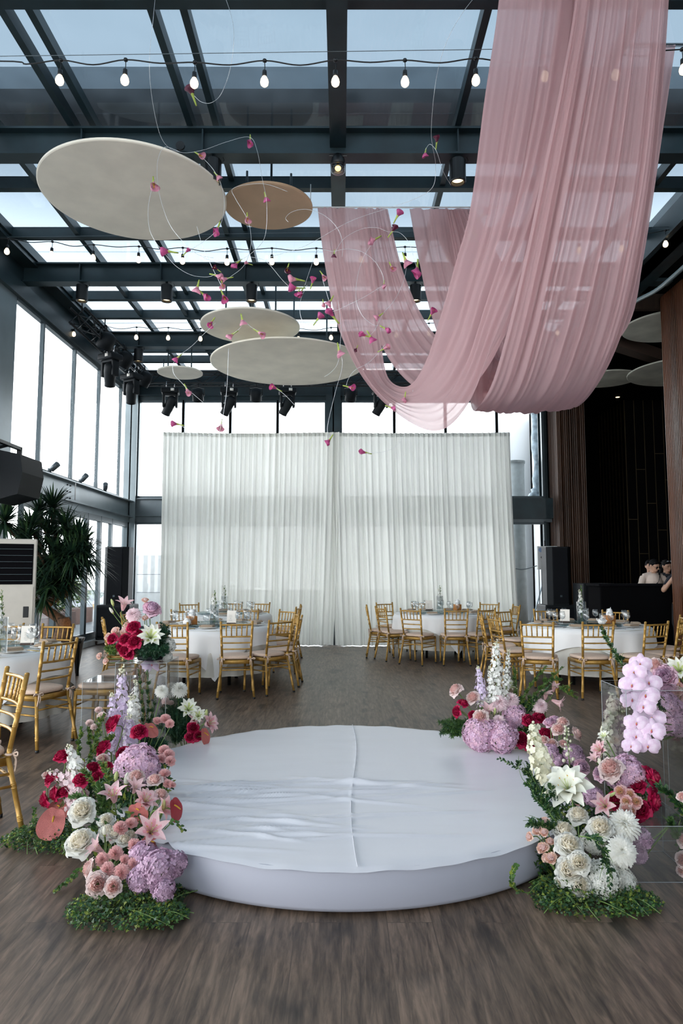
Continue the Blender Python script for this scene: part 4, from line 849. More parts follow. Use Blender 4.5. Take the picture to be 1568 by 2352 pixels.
# dracaena with lit trunk
DR = [mat('dracaena_leaf', (.012, .036, .020), .42, var=.5, scale=9, trans=.18), mat('dracaena_leaf_light', (.045, .095, .035), .42, var=.4, scale=9, trans=.2)]
BARK = mat('dracaena_bark', (.11, .062, .034), .85, var=.4, scale=30, bump=.5)
pb = V((-4.10, 10.15, 0)); o = empty('dracaena_plant', pb, 'big dracaena with spiky leaf heads behind the air conditioner', 'plant')
MB().lathe([(.24, 0), (.30, .45), (.32, .50), (.28, .50), (.26, .40), (.001, .40)], 24).build('pot', WOODD, o, True)
m = MB(); tr = []
def br(pts, r0, r1): P = spline(pts, 5); m.tube(P, [r0+(r1-r0)*i/(len(P)-1) for i in range(len(P))], 9); return P[-1]
br([(0, 0, .42), (.02, 0, .62), (.0, 0, .80)], .15, .09)
heads = []
L = lambda px, py, Y: U(px, py, Y)-pb
heads.append(br([(0, 0, .75), L(105, 1395, 10.1), L(130, 1370, 10.1), L(140, 1330, 10.1), L(150, 1290, 10.1)], .075, .045))
heads.append(br([(0, 0, .75), L(85, 1385, 10.2), L(75, 1340, 10.2), L(85, 1280, 10.2)], .065, .04))
heads.append(br([L(140, 1330, 10.1), L(135, 1260, 10.2), L(122, 1200, 10.2), L(120, 1168, 10.2)], .045, .03))
heads.append(br([L(85, 1290, 10.2), L(60, 1250, 9.9), L(25, 1220, 9.6), L(10, 1200, 9.35)], .045, .03))
heads += [L(70, 1215, 9.8), L(160, 1245, 10.0), L(185, 1265, 9.95), L(95, 1320, 9.9), L(170, 1310, 9.95), L(130, 1275, 9.85), L(112, 1230, 10.0), L(195, 1285, 10.1), L(75, 1275, 10.0), L(150, 1210, 10.1), L(90, 1180, 10.3), L(180, 1235, 10.1), L(120, 1300, 9.8), L(85, 1350, 9.85), L(150, 1335, 10.0), L(100, 1375, 9.8), L(140, 1340, 9.85), L(112, 1345, 9.75), L(165, 1280, 9.8), L(190, 1250, 10.1), L(60, 1240, 9.6)]
for h in heads[4:]: br([V((.1*h.x, .1*h.y, 1.1)), h*.6+V((0, 0, .5)), h], .03, .022)
m.build('trunk', BARK, o, True)
rd = random.Random(9)
for k, h in enumerate(heads):
    m = MB(); n = 150 if k < 4 else 130; R = .50 if k in (2, 3) else .46
    for j in range(n):
        a = rd.random()*6.283; el = rd.uniform(-.5, 1.35); ln = R*rd.uniform(.75, 1.15); d = V((cos(a)*cos(el), sin(a)*cos(el), sin(el))); s_ = V((-sin(a), cos(a), 0))*.014; pts = []
        for i in range(6): t = i/5; pts.append(h+d*ln*t+V((0, 0, -.30*ln*t*t*(1.1-.3*sin(el)))))
        vs_ = []
        for i, q_ in enumerate(pts): w_ = [.9, 1.15, 1.05, .8, .5, .05][i]; vs_ += [q_-s_*w_, q_+s_*w_]
        m.add(vs_, [(2*i, 2*i+1, 2*i+3, 2*i+2) for i in range(5)], 0 if rd.random() < .7 else 1)
    m.build('leaf_head', DR, o)
o = empty('plant_uplight', (-3.75, 9.86, .50), 'small amber uplight at the foot of the dracaena', 'lamp'); MB().lathe([(.02, -.5), (.025, -.05), (.05, -.04), (.05, .03), (.04, .03)], 14).build('housing', BLACK, o, True); MB().lathe([(.04, .025), (.001, .026)], 14).build('lens', GLOW, o)
l_ = bpy.data.lights.new('uplight', 'SPOT'); l_.energy = 3; l_.color = (1, .5, .12); l_.spot_size = radians(75); l_.shadow_soft_size = .04
q = bpy.data.objects.new('uplight', l_); COL.objects.link(q); q.parent = o; q.location = (0, 0, .06); q.rotation_euler = V((-.35, .25, .55)).to_track_quat('-Z', 'Y').to_euler()
# DJ booth
o = empty('dj_booth', (5.75, 12.25, 0), 'long black draped counter of the DJ booth before the lounge', 'counter')
MB().rbox((-1.25, -.3, 0), (2.6, .3, 1.22), .02).build('front', mat('black_booth_cloth', (.003, .003, .0035), .95, spec=.03), o); MB().rbox((-1.28, -.33, 1.22), (2.63, .33, 1.262), .01).build('top', BLACKM, o)
# ================================================================ PEOPLE behind the booth
SKIN = mat('skin', (.42, .24, .16), .55, var=.05, scale=20); HAIR = mat('black_hair', (.004, .0035, .004), .7, spec=.1, bump=.4, scale=90, stretch=(1, 1, .2))
SHIRT = mat('beige_shirt', (.52, .43, .37), .9, bump=.15, scale=60); NAVY = mat('dark_navy_cloth', (.010, .011, .018), .9); TROUS = mat('dark_trousers', (.012, .012, .014), .9)
def voxel(o, size, it=3):
    r = o.modifiers.new('remesh', 'REMESH'); r.mode = 'VOXEL'; r.voxel_size = size; r.use_smooth_shade = True
    s_ = o.modifiers.new('smooth', 'SMOOTH'); s_.iterations = it; s_.factor = .5
def person(loc, rz, label, yaw, pitch, arms, top_mt, sleeve=.5, hairlong=False, glasses=None, strap=False, watch=False, camera=False):
    o = empty('person', loc, label, 'person', None, rz)
    Hh = Matrix.Translation((0, .02, 1.44)) @ Matrix.Rotation(yaw, 4, 'Z') @ Matrix.Rotation(pitch, 4, 'X')      # head frame at the neck; the figure faces -Y
    h = lambda x, y, z: Hh @ V((x, y, z))
    b = MB()
    for s_ in (-1, 1):
        b.tube(spline([(.09*s_, 0, .95), (.10*s_, -.01, .52), (.10*s_, .02, .09)], 5), [.085]*5+[.060]*5+[.042], 10); b.tube([(.10*s_, .04, .045), (.11*s_, -.15, .03)], [.045, .032], 8)
    b.tube([(0, 0, .86), (0, 0, .98), (0, -.01, 1.12), (0, -.01, 1.28), (0, .0, 1.39), (0, .01, 1.44)], [.13, .145, .135, .15, .12, .07], 14)
    b.tube([(-.17, 0, 1.37), (0, 0, 1.395), (.17, 0, 1.37)], [.055, .075, .055], 10)
    b.tube([(0, .01, 1.38), h(0, 0, .09)], [.058, .052], 10)
    b.ball((0, 0, 0), (.074, .094, .112), 16, M=Hh @ Matrix.Translation((0, -.012, .155))); b.ball((0, 0, 0), (.052, .058, .055), 12, M=Hh @ Matrix.Translation((0, -.045, .085)))
    b.tube([h(0, -.10, .165), h(0, -.124, .13), h(0, -.108, .118)], [.009, .015, .012], 8); b.tube([h(-.022, -.098, .088), h(0, -.106, .09), h(.022, -.098, .088)], [.005, .009, .005], 6)
    for s_ in (-1, 1): b.ball((0, 0, 0), (.012, .022, .032), 8, M=Hh @ Matrix.Translation((.076*s_, .005, .145)))
    sl = MB()
    for s_, (el, wr, fd) in zip((-1, 1), arms):
        sh, el, wr = V((.175*s_, 0, 1.365)), V(el), V(wr); fd = V(fd).normalized()
        b.tube(spline([sh, sh.lerp(el, .5), el, el.lerp(wr, .45), wr], 4), [.052]*4+[.046]*4+[.038]*4+[.036]*4+[.025], 10)
        sd = fd.cross(V((0, 0, 1))); sd = sd.normalized() if sd.length > .1 else V((1, 0, 0)); pn = fd.cross(sd)
        pm = wr+fd*.085; b.tube([wr, wr+fd*.04, pm], [.025, .034, .036], 10)
        for k in range(4):
            q = pm+sd*(.024-.016*k); Lf = [.066, .074, .070, .055][k]; b.tube([q, q+fd*Lf*.5+pn*.008, q+fd*Lf*.8+pn*.03, q+fd*Lf*.82+pn*.045], [.0095, .009, .008, .0065], 6)
        q = wr+fd*.03+sd*.03; b.tube([q, q+fd*.035+sd*.02, q+fd*.065+sd*.014+pn*.02], [.011, .010, .008], 6)
        t = sh.lerp(el, sleeve*1.25 if sleeve < .8 else 1); sl.tube(spline([sh, sh.lerp(t, .5), t], 4), [.062]*4+[.058]*4+[.060], 12)
    bo = b.build('body', SKIN, o, True); voxel(bo, .0065, 2)
    sl.tube([(0, 0, .84), (0, 0, .98), (0, -.01, 1.12), (0, -.01, 1.28), (0, .0, 1.385), (0, .012, 1.43)], [.158, .160, .152, .166, .132, .075], 16); sl.tube([(-.175, 0, 1.368), (0, 0, 1.392), (.175, 0, 1.368)], [.064, .085, .064], 12)
    so_ = sl.build('shirt', top_mt, o, True); voxel(so_, .009, 3)
    tr = MB()
    for s_ in (-1, 1): tr.tube(spline([(.085*s_, 0, .93), (.10*s_, -.01, .52), (.10*s_, .02, .07)], 5), [.098]*5+[.076]*5+[.062], 12)
    tr.tube([(0, 0, .86), (0, 0, .97)], [.15, .152], 14); voxel(tr.build('trousers', TROUS, o, True), .011, 3)
    hr = MB(); hr.ball((0, 0, 0), (.083, .098, .098), 18, M=Hh @ Matrix.Translation((0, .012, .182)) @ Matrix.Rotation(radians(-14), 4, 'X'))
    for k in range(7): hr.ball((0, 0, 0), (.028, .034, .022), 8, M=Hh @ Matrix.Translation((-.054+.018*k, -.070, .238-.004*abs(k-3))))
    if hairlong: hr.tube([h(0, .07, .20), h(0, .11, .12), h(0, .10, .02)], [.07, .06, .04], 10); hr.tube([h(.05, .06, .16), h(.07, .05, .02), h(.06, .03, -.12)], [.04, .035, .02], 8); hr.tube([h(-.05, .06, .16), h(-.07, .05, .02), h(-.06, .03, -.12)], [.04, .035, .02], 8)
    voxel(hr.build('hair', HAIR, o, True), .008, 2)
    for s_ in (-1, 1):
        e_ = MB(); e_.ball((0, 0, 0), (.012, .006, .005), 8, M=Hh @ Matrix.Translation((.031*s_, -.097, .152))); e_.build('eye', INK, o, True)
        e_ = MB(); e_.tube([h(.016*s_, -.102, .170), h(.032*s_, -.101, .175), h(.048*s_, -.090, .171)], [.0025, .0035, .002], 5); e_.build('eyebrow', HAIR, o, True)
    m = MB(); m.tube([h(-.020, -.104, .089), h(0, -.113, .090), h(.020, -.104, .089)], [.003, .0065, .003], 6); m.build('lips', mat('lips', (.36, .14, .12), .5), o, True)
    if glasses:
        up, mt = glasses; g = MB(); dz, dy = (.105, .045) if up else (0, 0)
        for s_ in (-1, 1):
            c = [h(.032*s_+.027*cos(t), -.112+dy, .150+dz+.018*sin(t)) for t in [i*pi/6 for i in range(13)]]; g.tube(c, .0035, 6); g.tube([h(.06*s_, -.108+dy, .156+dz), h(.082*s_, -.01+dy, .150+dz)], .003, 6)
        g.tube([h(-.006, -.112+dy, .152+dz), h(.006, -.112+dy, .152+dz)], .003, 6); gl = g.build('glasses', BLACK, o, True)
        for s_ in (-1, 1): q = MB(); q.ball((0, 0, 0), (.025, .002, .016), 12, M=Hh @ Matrix.Translation((.032*s_, -.111+dy, .150+dz))); q.build('lens', mt, gl, True)
    if strap:
        m = MB(); P = spline([(.10, .10, 1.40), (.115, -.02, 1.455), (.03, -.155, 1.30), (-.08, -.172, 1.12), (-.16, -.10, .95)], 8)
        m.grid(lambda u, v: P[min(int(v*32), 32)]+V((.021*(u-.5)*2, -.006, .014*(u-.5)*2)), 2, 32); m.grid(lambda u, v: P[min(int(v*32), 32)]+V((.021*(u-.5)*2, .004, .014*(u-.5)*2)), 2, 32); m.build('shoulder_strap', BLACK, o, True)
        m = MB()
        for s_ in (-1, 1): m.add([(0, -.085, 1.415), (.075*s_, -.03, 1.455), (.085*s_, -.075, 1.40), (.045*s_, -.135, 1.37)], [(0, 1, 2, 3)]); m.add([(0, -.09, 1.405), (.075*s_, -.04, 1.445), (.085*s_, -.08, 1.39), (.045*s_, -.14, 1.36)], [(0, 1, 2, 3)])
        m.build('collar', SHIRT, o)
    if watch: wr = V(arms[0][1]); MB().lathe([(.031, -.012), (.033, 0), (.031, .012)], 14, M=Matrix.Translation(wr)).build('watch', BLACK, o, True)
    return o
hy = 12.95
person((U(1497, 1300, hy).x, hy, .01), 0, 'person in beige polo shirt with glasses and black shoulder strap behind booth', radians(22), radians(22), [((-.30, -.10, 1.12), (-.20, -.30, 1.02), (.3, -1, -.2)), ((.30, -.10, 1.12), (.18, -.30, 1.02), (-.3, -1, -.2))], SHIRT, .6, glasses=(False, mat('tinted_lens', (.01, .01, .012), .1)), strap=True)
person((U(1529, 1300, 13.3).x, 13.3, .0), 0, 'person in dark top, sunglasses pushed up on hair, looking down', radians(8), radians(14), [((-.27, -.05, 1.1), (-.2, -.25, 1.0), (.3, -1, -.1)), ((.27, -.05, 1.1), (.2, -.25, 1.0), (-.3, -1, -.1))], NAVY, .6, hairlong=True, glasses=(True, mat('pale_lens', (.55, .60, .66), .15)))
p_ = person((U(1564, 1310, 11.75).x, 11.72, 0), radians(-25), 'person in dark clothes raising both hands to the face beside the wooden pillar', radians(5), radians(6), [((-.30, -.20, 1.16), (-.12, -.22, 1.40), (.25, -.1, 1)), ((.30, -.20, 1.16), (.12, -.22, 1.40), (-.25, -.1, 1))], NAVY, .55, hairlong=True, watch=True)
person((U(1493, 1310, 13.75).x, 13.75, .0), radians(20), 'person almost hidden behind the one in the beige polo shirt', radians(-30), radians(5), [((-.27, .0, 1.1), (-.25, -.10, .9), (0, -.2, -1)), ((.27, .0, 1.1), (.25, -.10, .9), (0, -.2, -1))], NAVY, .6)

# ================================================================ HANGING CALLAS
WY = 6.6
def wire(name, pts, lab, r=.0017):
    P = spline([U(*(p if len(p) == 3 else (p[0], p[1], WY))) for p in pts], 8); c = P[0]; o = MB().tube([p-c for p in P], r, 5).build('hanging_wire', WIRE, None, True); o.location = c
    return tag(o, lab, 'wire', 'silver wires')
Wn = [('long silver wire dropping from the roof across the largest disc to the beam', [(362, -60, 5.5), (352, 40, 5.5), (343, 150, 5.6), (353, 250, 5.8), (375, 325, 6), (415, 350, 6.2), (465, 345, 6.3), (520, 326, 6.4), (572, 315, 6.5), (590, 345, 6.5), (602, 410, 6.5), (612, 465, 6.5), (609, 540), (585, 575), (545, 600), (500, 603), (455, 585), (425, 560)]),
      ('silver wire dropping from the roof and hooking up to a dark calla', [(512, -20, 5.5), (532, 40, 5.5), (537, 90, 5.5), (528, 160, 5.6), (508, 215, 5.7), (485, 236, 5.7), (462, 234, 5.7), (446, 220, 5.7)]),
      ('silver wire dropping from the roof beside the pink drape', [(1110, -30, 5.5), (1065, 25, 5.5), (1030, 85, 5.6), (1008, 150, 5.7), (996, 220, 5.8), (990, 300, 6), (993, 335, 6.1), (1000, 380, 6.3), (993, 430, 6.4), (950, 458, 6.5), (885, 480), (800, 510), (700, 565), (620, 590)]),
      ('short silver fork of wire below the drape side wire', [(976, 345, 6.1), (985, 332, 6.1), (993, 335, 6.1), (1003, 350, 6.1), (1018, 395, 6.2), (1035, 425, 6.3)]),
      ('silver wire crossing the middle of the largest disc', [(415, 350), (378, 338), (362, 370), (362, 420), (372, 470), (392, 520), (425, 560), (455, 585), (490, 592)]),
      ('silver wire below the calla hanging on the largest disc', [(356, 408), (341, 470), (343, 525), (360, 560), (374, 574)]),
      ('silver wire looping around the right rim of the largest disc', [(465, 362), (490, 390), (508, 425), (515, 465), (510, 505), (497, 530), (470, 553), (432, 577)]),
      ('silver wire leading down to the calla on the tan disc', [(660, 440), (610, 423), (560, 425), (533, 435), (540, 455), (555, 480), (566, 500), (575, 530), (575, 570), (560, 610), (530, 635), (515, 645)]),
      ('silver wire curling on the tan disc and over to the drape', [(662, 510), (656, 500), (672, 486), (705, 481), (745, 495), (775, 525), (787, 560), (785, 590)]),
      ('long silver wire falling from the disc rim to the callas', [(452, 520), (465, 565), (485, 610), (500, 640), (510, 660)]),
      ('silver wire curving from the paired callas down left', [(380, 585), (405, 612), (440, 632), (478, 636), (495, 628)]),
      ('silver wire running across toward the cluster by the drape', [(572, 590), (610, 600), (650, 645), (672, 662), (700, 660)]),
      ('silver wire hanging in a hook beside the drape edge', [(705, 655), (690, 690), (690, 725), (702, 745), (722, 741), (735, 732)]),
      ('silver wire arching over the left pink swag to the small calla', [(766, 578), (795, 572), (830, 578), (860, 600), (878, 630), (881, 650)]),
      ('silver wire arching higher over the left pink swag', [(768, 582), (790, 548), (830, 526), (865, 523), (890, 532), (918, 535), (940, 560), (952, 600), (957, 615)]),
      ('silver wire sweeping down the left pink swag', [(860, 552), (835, 590), (820, 640), (818, 690), (832, 725), (855, 745), (868, 748)]),
      ('silver wire curving down over the pink swag edge', [(933, 615), (925, 650), (905, 690), (880, 720), (862, 755), (850, 770)]),
      ('silver wire between disc calla and the curtain top', [(495, 742), (470, 765), (440, 795), (410, 818), (397, 838), (400, 860), (418, 880), (430, 893), (467, 925)]),
      ('straight silver wire under the wide disc', [(632, 890), (655, 908), (676, 930)]),
      ('silver wire below the calla on the wide disc', [(776, 690), (783, 750), (780, 800), (775, 835), (760, 855), (745, 865)]),
      ('silver wire by the calla on the curtain', [(842, 1041), (880, 1038), (908, 1026), (922, 1010), (935, 980), (943, 935), (950, 880)]),
      ('silver wire along the curtain top', [(418, 978), (440, 995), (475, 1001), (500, 993), (508, 975), (520, 900), (525, 800)]),
      ('silver wire joining two callas on the upper stacked disc', [(532, 770), (552, 752), (558, 735), (575, 750), (592, 760)]),
      ('silver wire hanging to the hem of the left pink swag', [(795, 885), (800, 870), (815, 850), (850, 830), (885, 790)]),
      ('silver wire running from the drape to a pair of callas', [(1070, 520), (1085, 545), (1090, 560), (1075, 515), (1110, 495)]),
      ('silver wire looping from callas to the seam calla', [(758, 1005), (752, 980), (770, 900), (786, 840), (779, 800)]),
      ('silver wire rising from cluster to the disc rim', [(700, 655), (715, 610), (730, 575), (766, 578)]),
      ('silver wire linking the cluster to the swag', [(740, 640), (755, 690), (762, 715), (800, 700), (840, 680), (880, 655)])]
for lab, pts in Wn: wire('hanging_wire', pts, lab)
CM = [mat('calla_magenta', (.50, .085, .24), .5, var=.25, scale=25, trans=.3), mat('calla_green', (.42, .52, .09), .5, trans=.2), mat('calla_pink', (.68, .30, .40), .5, var=.35, scale=20, trans=.35), mat('calla_dark', (.10, .010, .035), .5, var=.3, scale=20, trans=.15)]
SPAD = mat('yellow_spadix', (.70, .38, .03), .6, bump=.5, scale=200)
def calla(mt):
    m = MB(); n = 16
    def fn(u, v):
        a = 2*pi*u; r = .006+.022*v**1.9; lip = (1-cos(a))/2      # trumpet with one long pointed lip
        if v > .6: r += .012*(v-.6)/.4*(.4+lip)
        z = .10*v*(.72+.38*lip) ; y = 0
        if v > .75: q = (v-.75)/.25; y = -.018*q*q*lip; 
        wob = .003*sin(3*a+5*v)*v
        return V(((r+wob)*sin(a), -(r+wob)*cos(a)*-1*.9-y*2, z-.012*max(0, v-.8)*5*lip*.4))
    m.grid(fn, n, 9, closed=True, m=0); 
    for k in range(len(m.f)): m.m[k] = 1 if k < n*4 else 0
    sp = m.mesh('spathe', [mt, CM[1]])
    m = MB(); m.tube([(0, 0, .02), (0, .002, .085)], [.0045, .0035], 7); sd = m.mesh('spadix', SPAD)
    m = MB(); m.tube([(0, 0, -.03), (0, 0, .008)], [.005, .007], 7); st = m.mesh('stem', CM[1])
    return Part('calla_lily', None, [Part('spathe', sp), Part('spadix', sd), Part('stem', st)])
CK = [calla(CM[0]), calla(CM[2]), calla(CM[3])]
CL = [  # x, y, direction in the picture (degrees, 0 = right, 90 = down), kind, length px, where
 ('over the roof glass', [(440, 212, -110, 2, 38), (575, 325, 85, 0, 30), (460, 357, 40, 1, 28), (1003, 322, -85, 2, 26), (976, 353, 100, 0, 24)]),
 ('against the largest disc', [(353, 425, 80, 1, 36), (500, 405, 55, 1, 24), (499, 528, 100, 0, 34)]),
 ('against the tan disc', [(611, 455, 75, 0, 26), (568, 503, 85, 1, 26)]),
 ('in the tangle above the stacked discs', [(383, 577, 180, 0, 34), (430, 577, -35, 0, 20), (541, 607, 130, 0, 28), (568, 605, 190, 1, 16), (496, 617, 210, 2, 18), (500, 633, 20, 1, 30), (517, 640, 160, 1, 26), (511, 655, 75, 1, 24), (453, 662, 95, 1, 32), (470, 680, 50, 0, 32), (515, 683, 65, 0, 32)]), ('in the cluster beside the pink swag', [(660, 618, 100, 2, 24), (675, 640, 185, 1, 34), (718, 646, -70, 0, 24), (743, 634, 60, 1, 24), (676, 662, 170, 0, 34), (690, 672, 115, 0, 26), (684, 674, 105, 0, 20), (742, 698, 85, 1, 18), (757, 694, 115, 1, 28), (760, 722, 225, 0, 36), (732, 730, -50, 0, 28), (767, 585, 95, 2, 20)]),
 ('against the upper stacked disc', [(484, 743, 115, 0, 26), (557, 737, 75, 1, 28), (530, 770, 140, 1, 28), (598, 765, 35, 1, 30)]),
 ('above the curtain', [(406, 823, 130, 0, 24), (431, 897, 60, 1, 28), (630, 890, 205, 0, 26), (403, 973, 190, 0, 26), (507, 980, 95, 1, 28), (755, 1013, 120, 0, 26), (835, 1038, 190, 0, 26)]),
 ('in front of the left pink swag', [(779, 808, 80, 1, 34), (914, 493, -60, 0, 28), (904, 527, -50, 2, 28), (858, 552, 140, 1, 32), (932, 600, 75, 1, 36), (900, 615, 70, 1, 24), (958, 620, 95, 0, 42), (881, 655, 95, 1, 20), (992, 718, -60, 0, 26), (868, 727, 140, 1, 24), (835, 770, 190, 0, 28), (852, 776, 65, 0, 30), (887, 757, 40, 0, 26), (885, 800, -20, 1, 26), (818, 802, 110, 2, 16), (805, 890, 20, 0, 26), (929, 915, 100, 1, 24), (900, 938, 30, 0, 24)]),
 ('in front of the raised pink fold', [(1112, 490, -40, 0, 30), (1082, 556, 75, 1, 26), (1101, 548, 55, 0, 34)])]
for where, lst in CL:
    lst = sorted(lst, key=lambda t: t[1])
    for i, (px, py, dg, k, ln) in enumerate(lst):
        Y = 5.7 if py < 260 else (6.1 if px > 960 and py < 400 else WY)
        if py > 960: Y = 6.9
        p = U(px, py, Y); s_ = ln*1.22*mpp(p)/.135; a = radians(dg)
        z = V((cos(a), -.35, -sin(a))).normalized(); x = z.cross(V((0, -1, .1))).normalized(); y = z.cross(x)
        M = Matrix((x, y, z)).transposed().to_4x4(); M = Matrix.Translation(p-z*.055*s_) @ M @ Matrix.Rotation((i*2.3) % 6.28, 4, 'Z') @ Matrix.Scale(s_, 4)
        kn_ = ['magenta', 'pink-yellow', 'dark burgundy'][k]
        n = len(lst); pos = 'topmost' if i == 0 else ('lowest' if i == n-1 else f'{ORD[i]} from top')
        spawn(CK[k], M, f'{kn_} calla lily {where}, {pos} of {n}', 'calla lily', 'callas hanging on wires')
# ================================================================ FLOWERS
def pet(name, c, c2=None, tr=.28, var=.12, sc=30): return mat(name, c, .55, var=var, scale=sc, trans=tr, col2=c2, bump=.12, bscale=120)
PC = {'crimson': pet('crimson_petal', (.56, .008, .085)), 'crimson_in': pet('crimson_heart', (.38, .005, .05)), 'blush': pet('blush_petal', (.90, .74, .71), tr=.38), 'blush_in': pet('blush_heart', (.88, .62, .58), tr=.38),
      'white': pet('white_petal', (.93, .92, .87), tr=.45, var=.03), 'cream': pet('cream_heart', (.93, .88, .77), tr=.45, var=.04), 'peach': pet('peach_petal', (.84, .58, .47)), 'pinkc': pet('carnation_pink', (.88, .57, .56), tr=.36), 'coral': pet('coral_petal', (.76, .34, .30)), 'apri': pet('apricot_heart', (.82, .56, .36)),
      'lilac': pet('lilac_petal', (.82, .60, .74), c2=(.68, .44, .61)), 'mauve': pet('dusky_mauve_petal', (.62, .43, .56), c2=(.46, .30, .42)), 'palepink': pet('pale_pink_petal', (.90, .74, .77), tr=.38), 'peony': pet('mauve_pink_petal', (.90, .62, .74), tr=.36),
      'lilypink': pet('lily_pink', (.76, .44, .47), c2=(.80, .62, .62)), 'lilyrose': pet('lily_deep_stripe', (.74, .34, .40)), 'lilywhite': pet('lily_white', (.84, .84, .74), var=.03), 'limev': pet('lily_green_vein', (.60, .68, .30)),
      'orchid': pet('orchid_petal', (.80, .58, .76), c2=(.90, .76, .88), sc=3), 'orchidlip': pet('orchid_lip', (.62, .14, .22)), 'yell': pet('yellow_heart', (.76, .42, .06)), 'delph': pet('delphinium_white', (.82, .82, .78), var=.03), 'delphl': pet('delphinium_lilac', (.72, .62, .78)), 'creamd': pet('stock_cream', (.80, .78, .62), var=.05)}
GR = mat('stem_green', (.12, .20, .05), .55, var=.3, scale=20); GRB = mat('bud_green', (.40, .46, .14), .5, var=.3, scale=15)
LD = mat('dark_leaf', (.018, .060, .022), .45, var=.45, scale=12, trans=.18); LM = mat('mid_leaf', (.055, .125, .026), .5, var=.4, scale=12, trans=.25); LY = mat('lime_leaf', (.20, .25, .035), .5, var=.35, scale=12, trans=.3); LF = mat('fern_green', (.012, .058, .028), .6, var=.4, scale=20, trans=.2)
ANR = mat('anthurium_coral', (.58, .16, .14), .22, var=.1, scale=20, bump=.5, spec=.6, bscale=40); ANR2 = mat('anthurium_red', (.42, .03, .045), .2, var=.1, scale=20, bump=.5, bscale=40)
def petal(m, az, r_tip, z0, z1, w_, curl, cup, mi, rd, nu=4, nv=5, power=.75):
    ca, sa = cos(az), sin(az); j1, j2 = rd.uniform(-.12, .12), rd.uniform(-1, 1)
    def fn(u, v):
        s_ = (u-.5)*2; wv = w_*(sin(pi*min(1, v*.62+.10))**.8)*(1 if v < .85 else 1-.9*((v-.85)/.15)**2*abs(s_))
        r = r_tip*v**power; z = z0+(z1-z0)*v**(1.15)
        ex = max(0, v-.72)/.28; z -= curl*r_tip*ex*ex; r += curl*r_tip*.35*ex; r -= cup*abs(s_)**2*r_tip*.35*v; z += cup*abs(s_)**2*r_tip*.10
        t = s_*wv; rr = r+.02*r_tip*sin(7*s_+j2*9)*v
        z += r_tip*.05*sin(5*s_+j2*5)*v*ex
        return V((ca*rr-sa*t, sa*rr+ca*t, z+j1*r_tip*.2*v))
    m.grid(fn, nu, nv, mi)
def rose_mesh(name, a, b, seed, open_=1.0, n=30, ruffle=1):
    rd = random.Random(seed); m = MB()
    for i in range(n):
        o_ = i/(n-1); az = i*2.39996+rd.uniform(-.2, .2); q = o_**.75
        rt = .12+.92*q; z1 = .62-.55*open_*q**2.2+rd.uniform(-.04, .04); petal(m, az, rt, -.38, z1, .20+.44*q, .42*q*q, .9-.7*q, 1 if o_ < .45 else 0, rd, 4, 5, .42+.22*q)
    m.lathe([(.001, -.5), (.16, -.44), (.22, -.30), (.1, -.2)], 8, 2)
    return m.mesh(name, [a, b, GR])
def mum_mesh(name, a, seed, n=170, thin=.085):
    rd = random.Random(seed); m = MB()
    for i in range(n):
        t = (i+.5)/n; el = pi/2-1.95*t**.75; az = i*2.39996; d = V((cos(az)*cos(el), sin(az)*cos(el), sin(el))); s_ = V((-sin(az), cos(az), 0)); n_ = d.cross(s_); L = rd.uniform(.85, 1.05)*(.78+.22*t); c = []
        for v, w_, up in ((.2, .5, 0), (.6, 1, .02+.06*rd.random()), (.88, 1, .07+.12*rd.random()), (1.0, .35, .16+.22*rd.random())):
            p = d*L*v*V((1, 1, .88)).length/1.66+n_*-up*L+V((0, 0, -.12)); c += [p-s_*thin*w_, p+s_*thin*w_]
        m.add(c, [(0, 1, 3, 2), (2, 3, 5, 4), (4, 5, 7, 6)], 0)
    m.ball((0, 0, -.15), .25, 10, 0); return m.mesh(name, [a])
def carn_mesh(name, a, seed, n=34):
    rd = random.Random(seed); m = MB()
    for i in range(n):
        q = (i/(n-1))**.7; az = i*2.39996; ca, sa = cos(az), sin(az); rt = .15+.85*q; ph = rd.random()*6
        def fn(u, v):
            s_ = (u-.5)*2; r = rt*v; z = -.45+(.95-.6*q*q)*v+.09*sin(9*s_+ph)*v*v; t = s_*(.12+.34*q)*v+.05*sin(6*s_+ph)*v; r += .06*sin(11*s_+ph)*v*v
            return V((ca*r-sa*t, sa*r+ca*t, z))
        m.grid(fn, 7, 3, 0)
    m.lathe([(.001, -.75), (.14, -.7), (.2, -.45), (.12, -.3)], 8, 1); return m.mesh(name, [a, GR])
def hydr_mesh(name, a, b, seed, n=430, sq=.85, fs=.125):
    rd = random.Random(seed); m = MB()
    for i in range(n):
        t = (i+.5)/n; z = 1-1.62*t; r = sqrt(max(0, 1-z*z)); az = i*2.39996; d = V((r*cos(az), r*sin(az), z*sq)); k = 1+rd.uniform(-.10, .07)+.06*sin(3*az+2*z); c = d*k*.88; nrm = (d+V((rd.gauss(0, .22), rd.gauss(0, .22), rd.gauss(0, .22)))).normalized(); x = nrm.orthogonal().normalized(); y = nrm.cross(x); a0 = rd.random()*6; mi = 0 if rd.random() < .62 else 1; s_ = fs*rd.uniform(.85, 1.2)
        for j in range(4):
            A = a0+j*pi/2; u = x*cos(A)+y*sin(A); w_ = -x*sin(A)+y*cos(A)
            m.add([c, c+u*s_*.5-w_*s_*.42+nrm*.02, c+u*s_*.95-w_*s_*.22+nrm*.035, c+u*s_+nrm*.03, c+u*s_*.95+w_*s_*.22+nrm*.035, c+u*s_*.5+w_*s_*.42+nrm*.02], [(0, 1, 2, 3), (0, 3, 4, 5)], mi)
    m.ball((0, 0, 0), (.74, .74, .74*sq), 12, 2); return m.mesh(name, [a, b, LM])
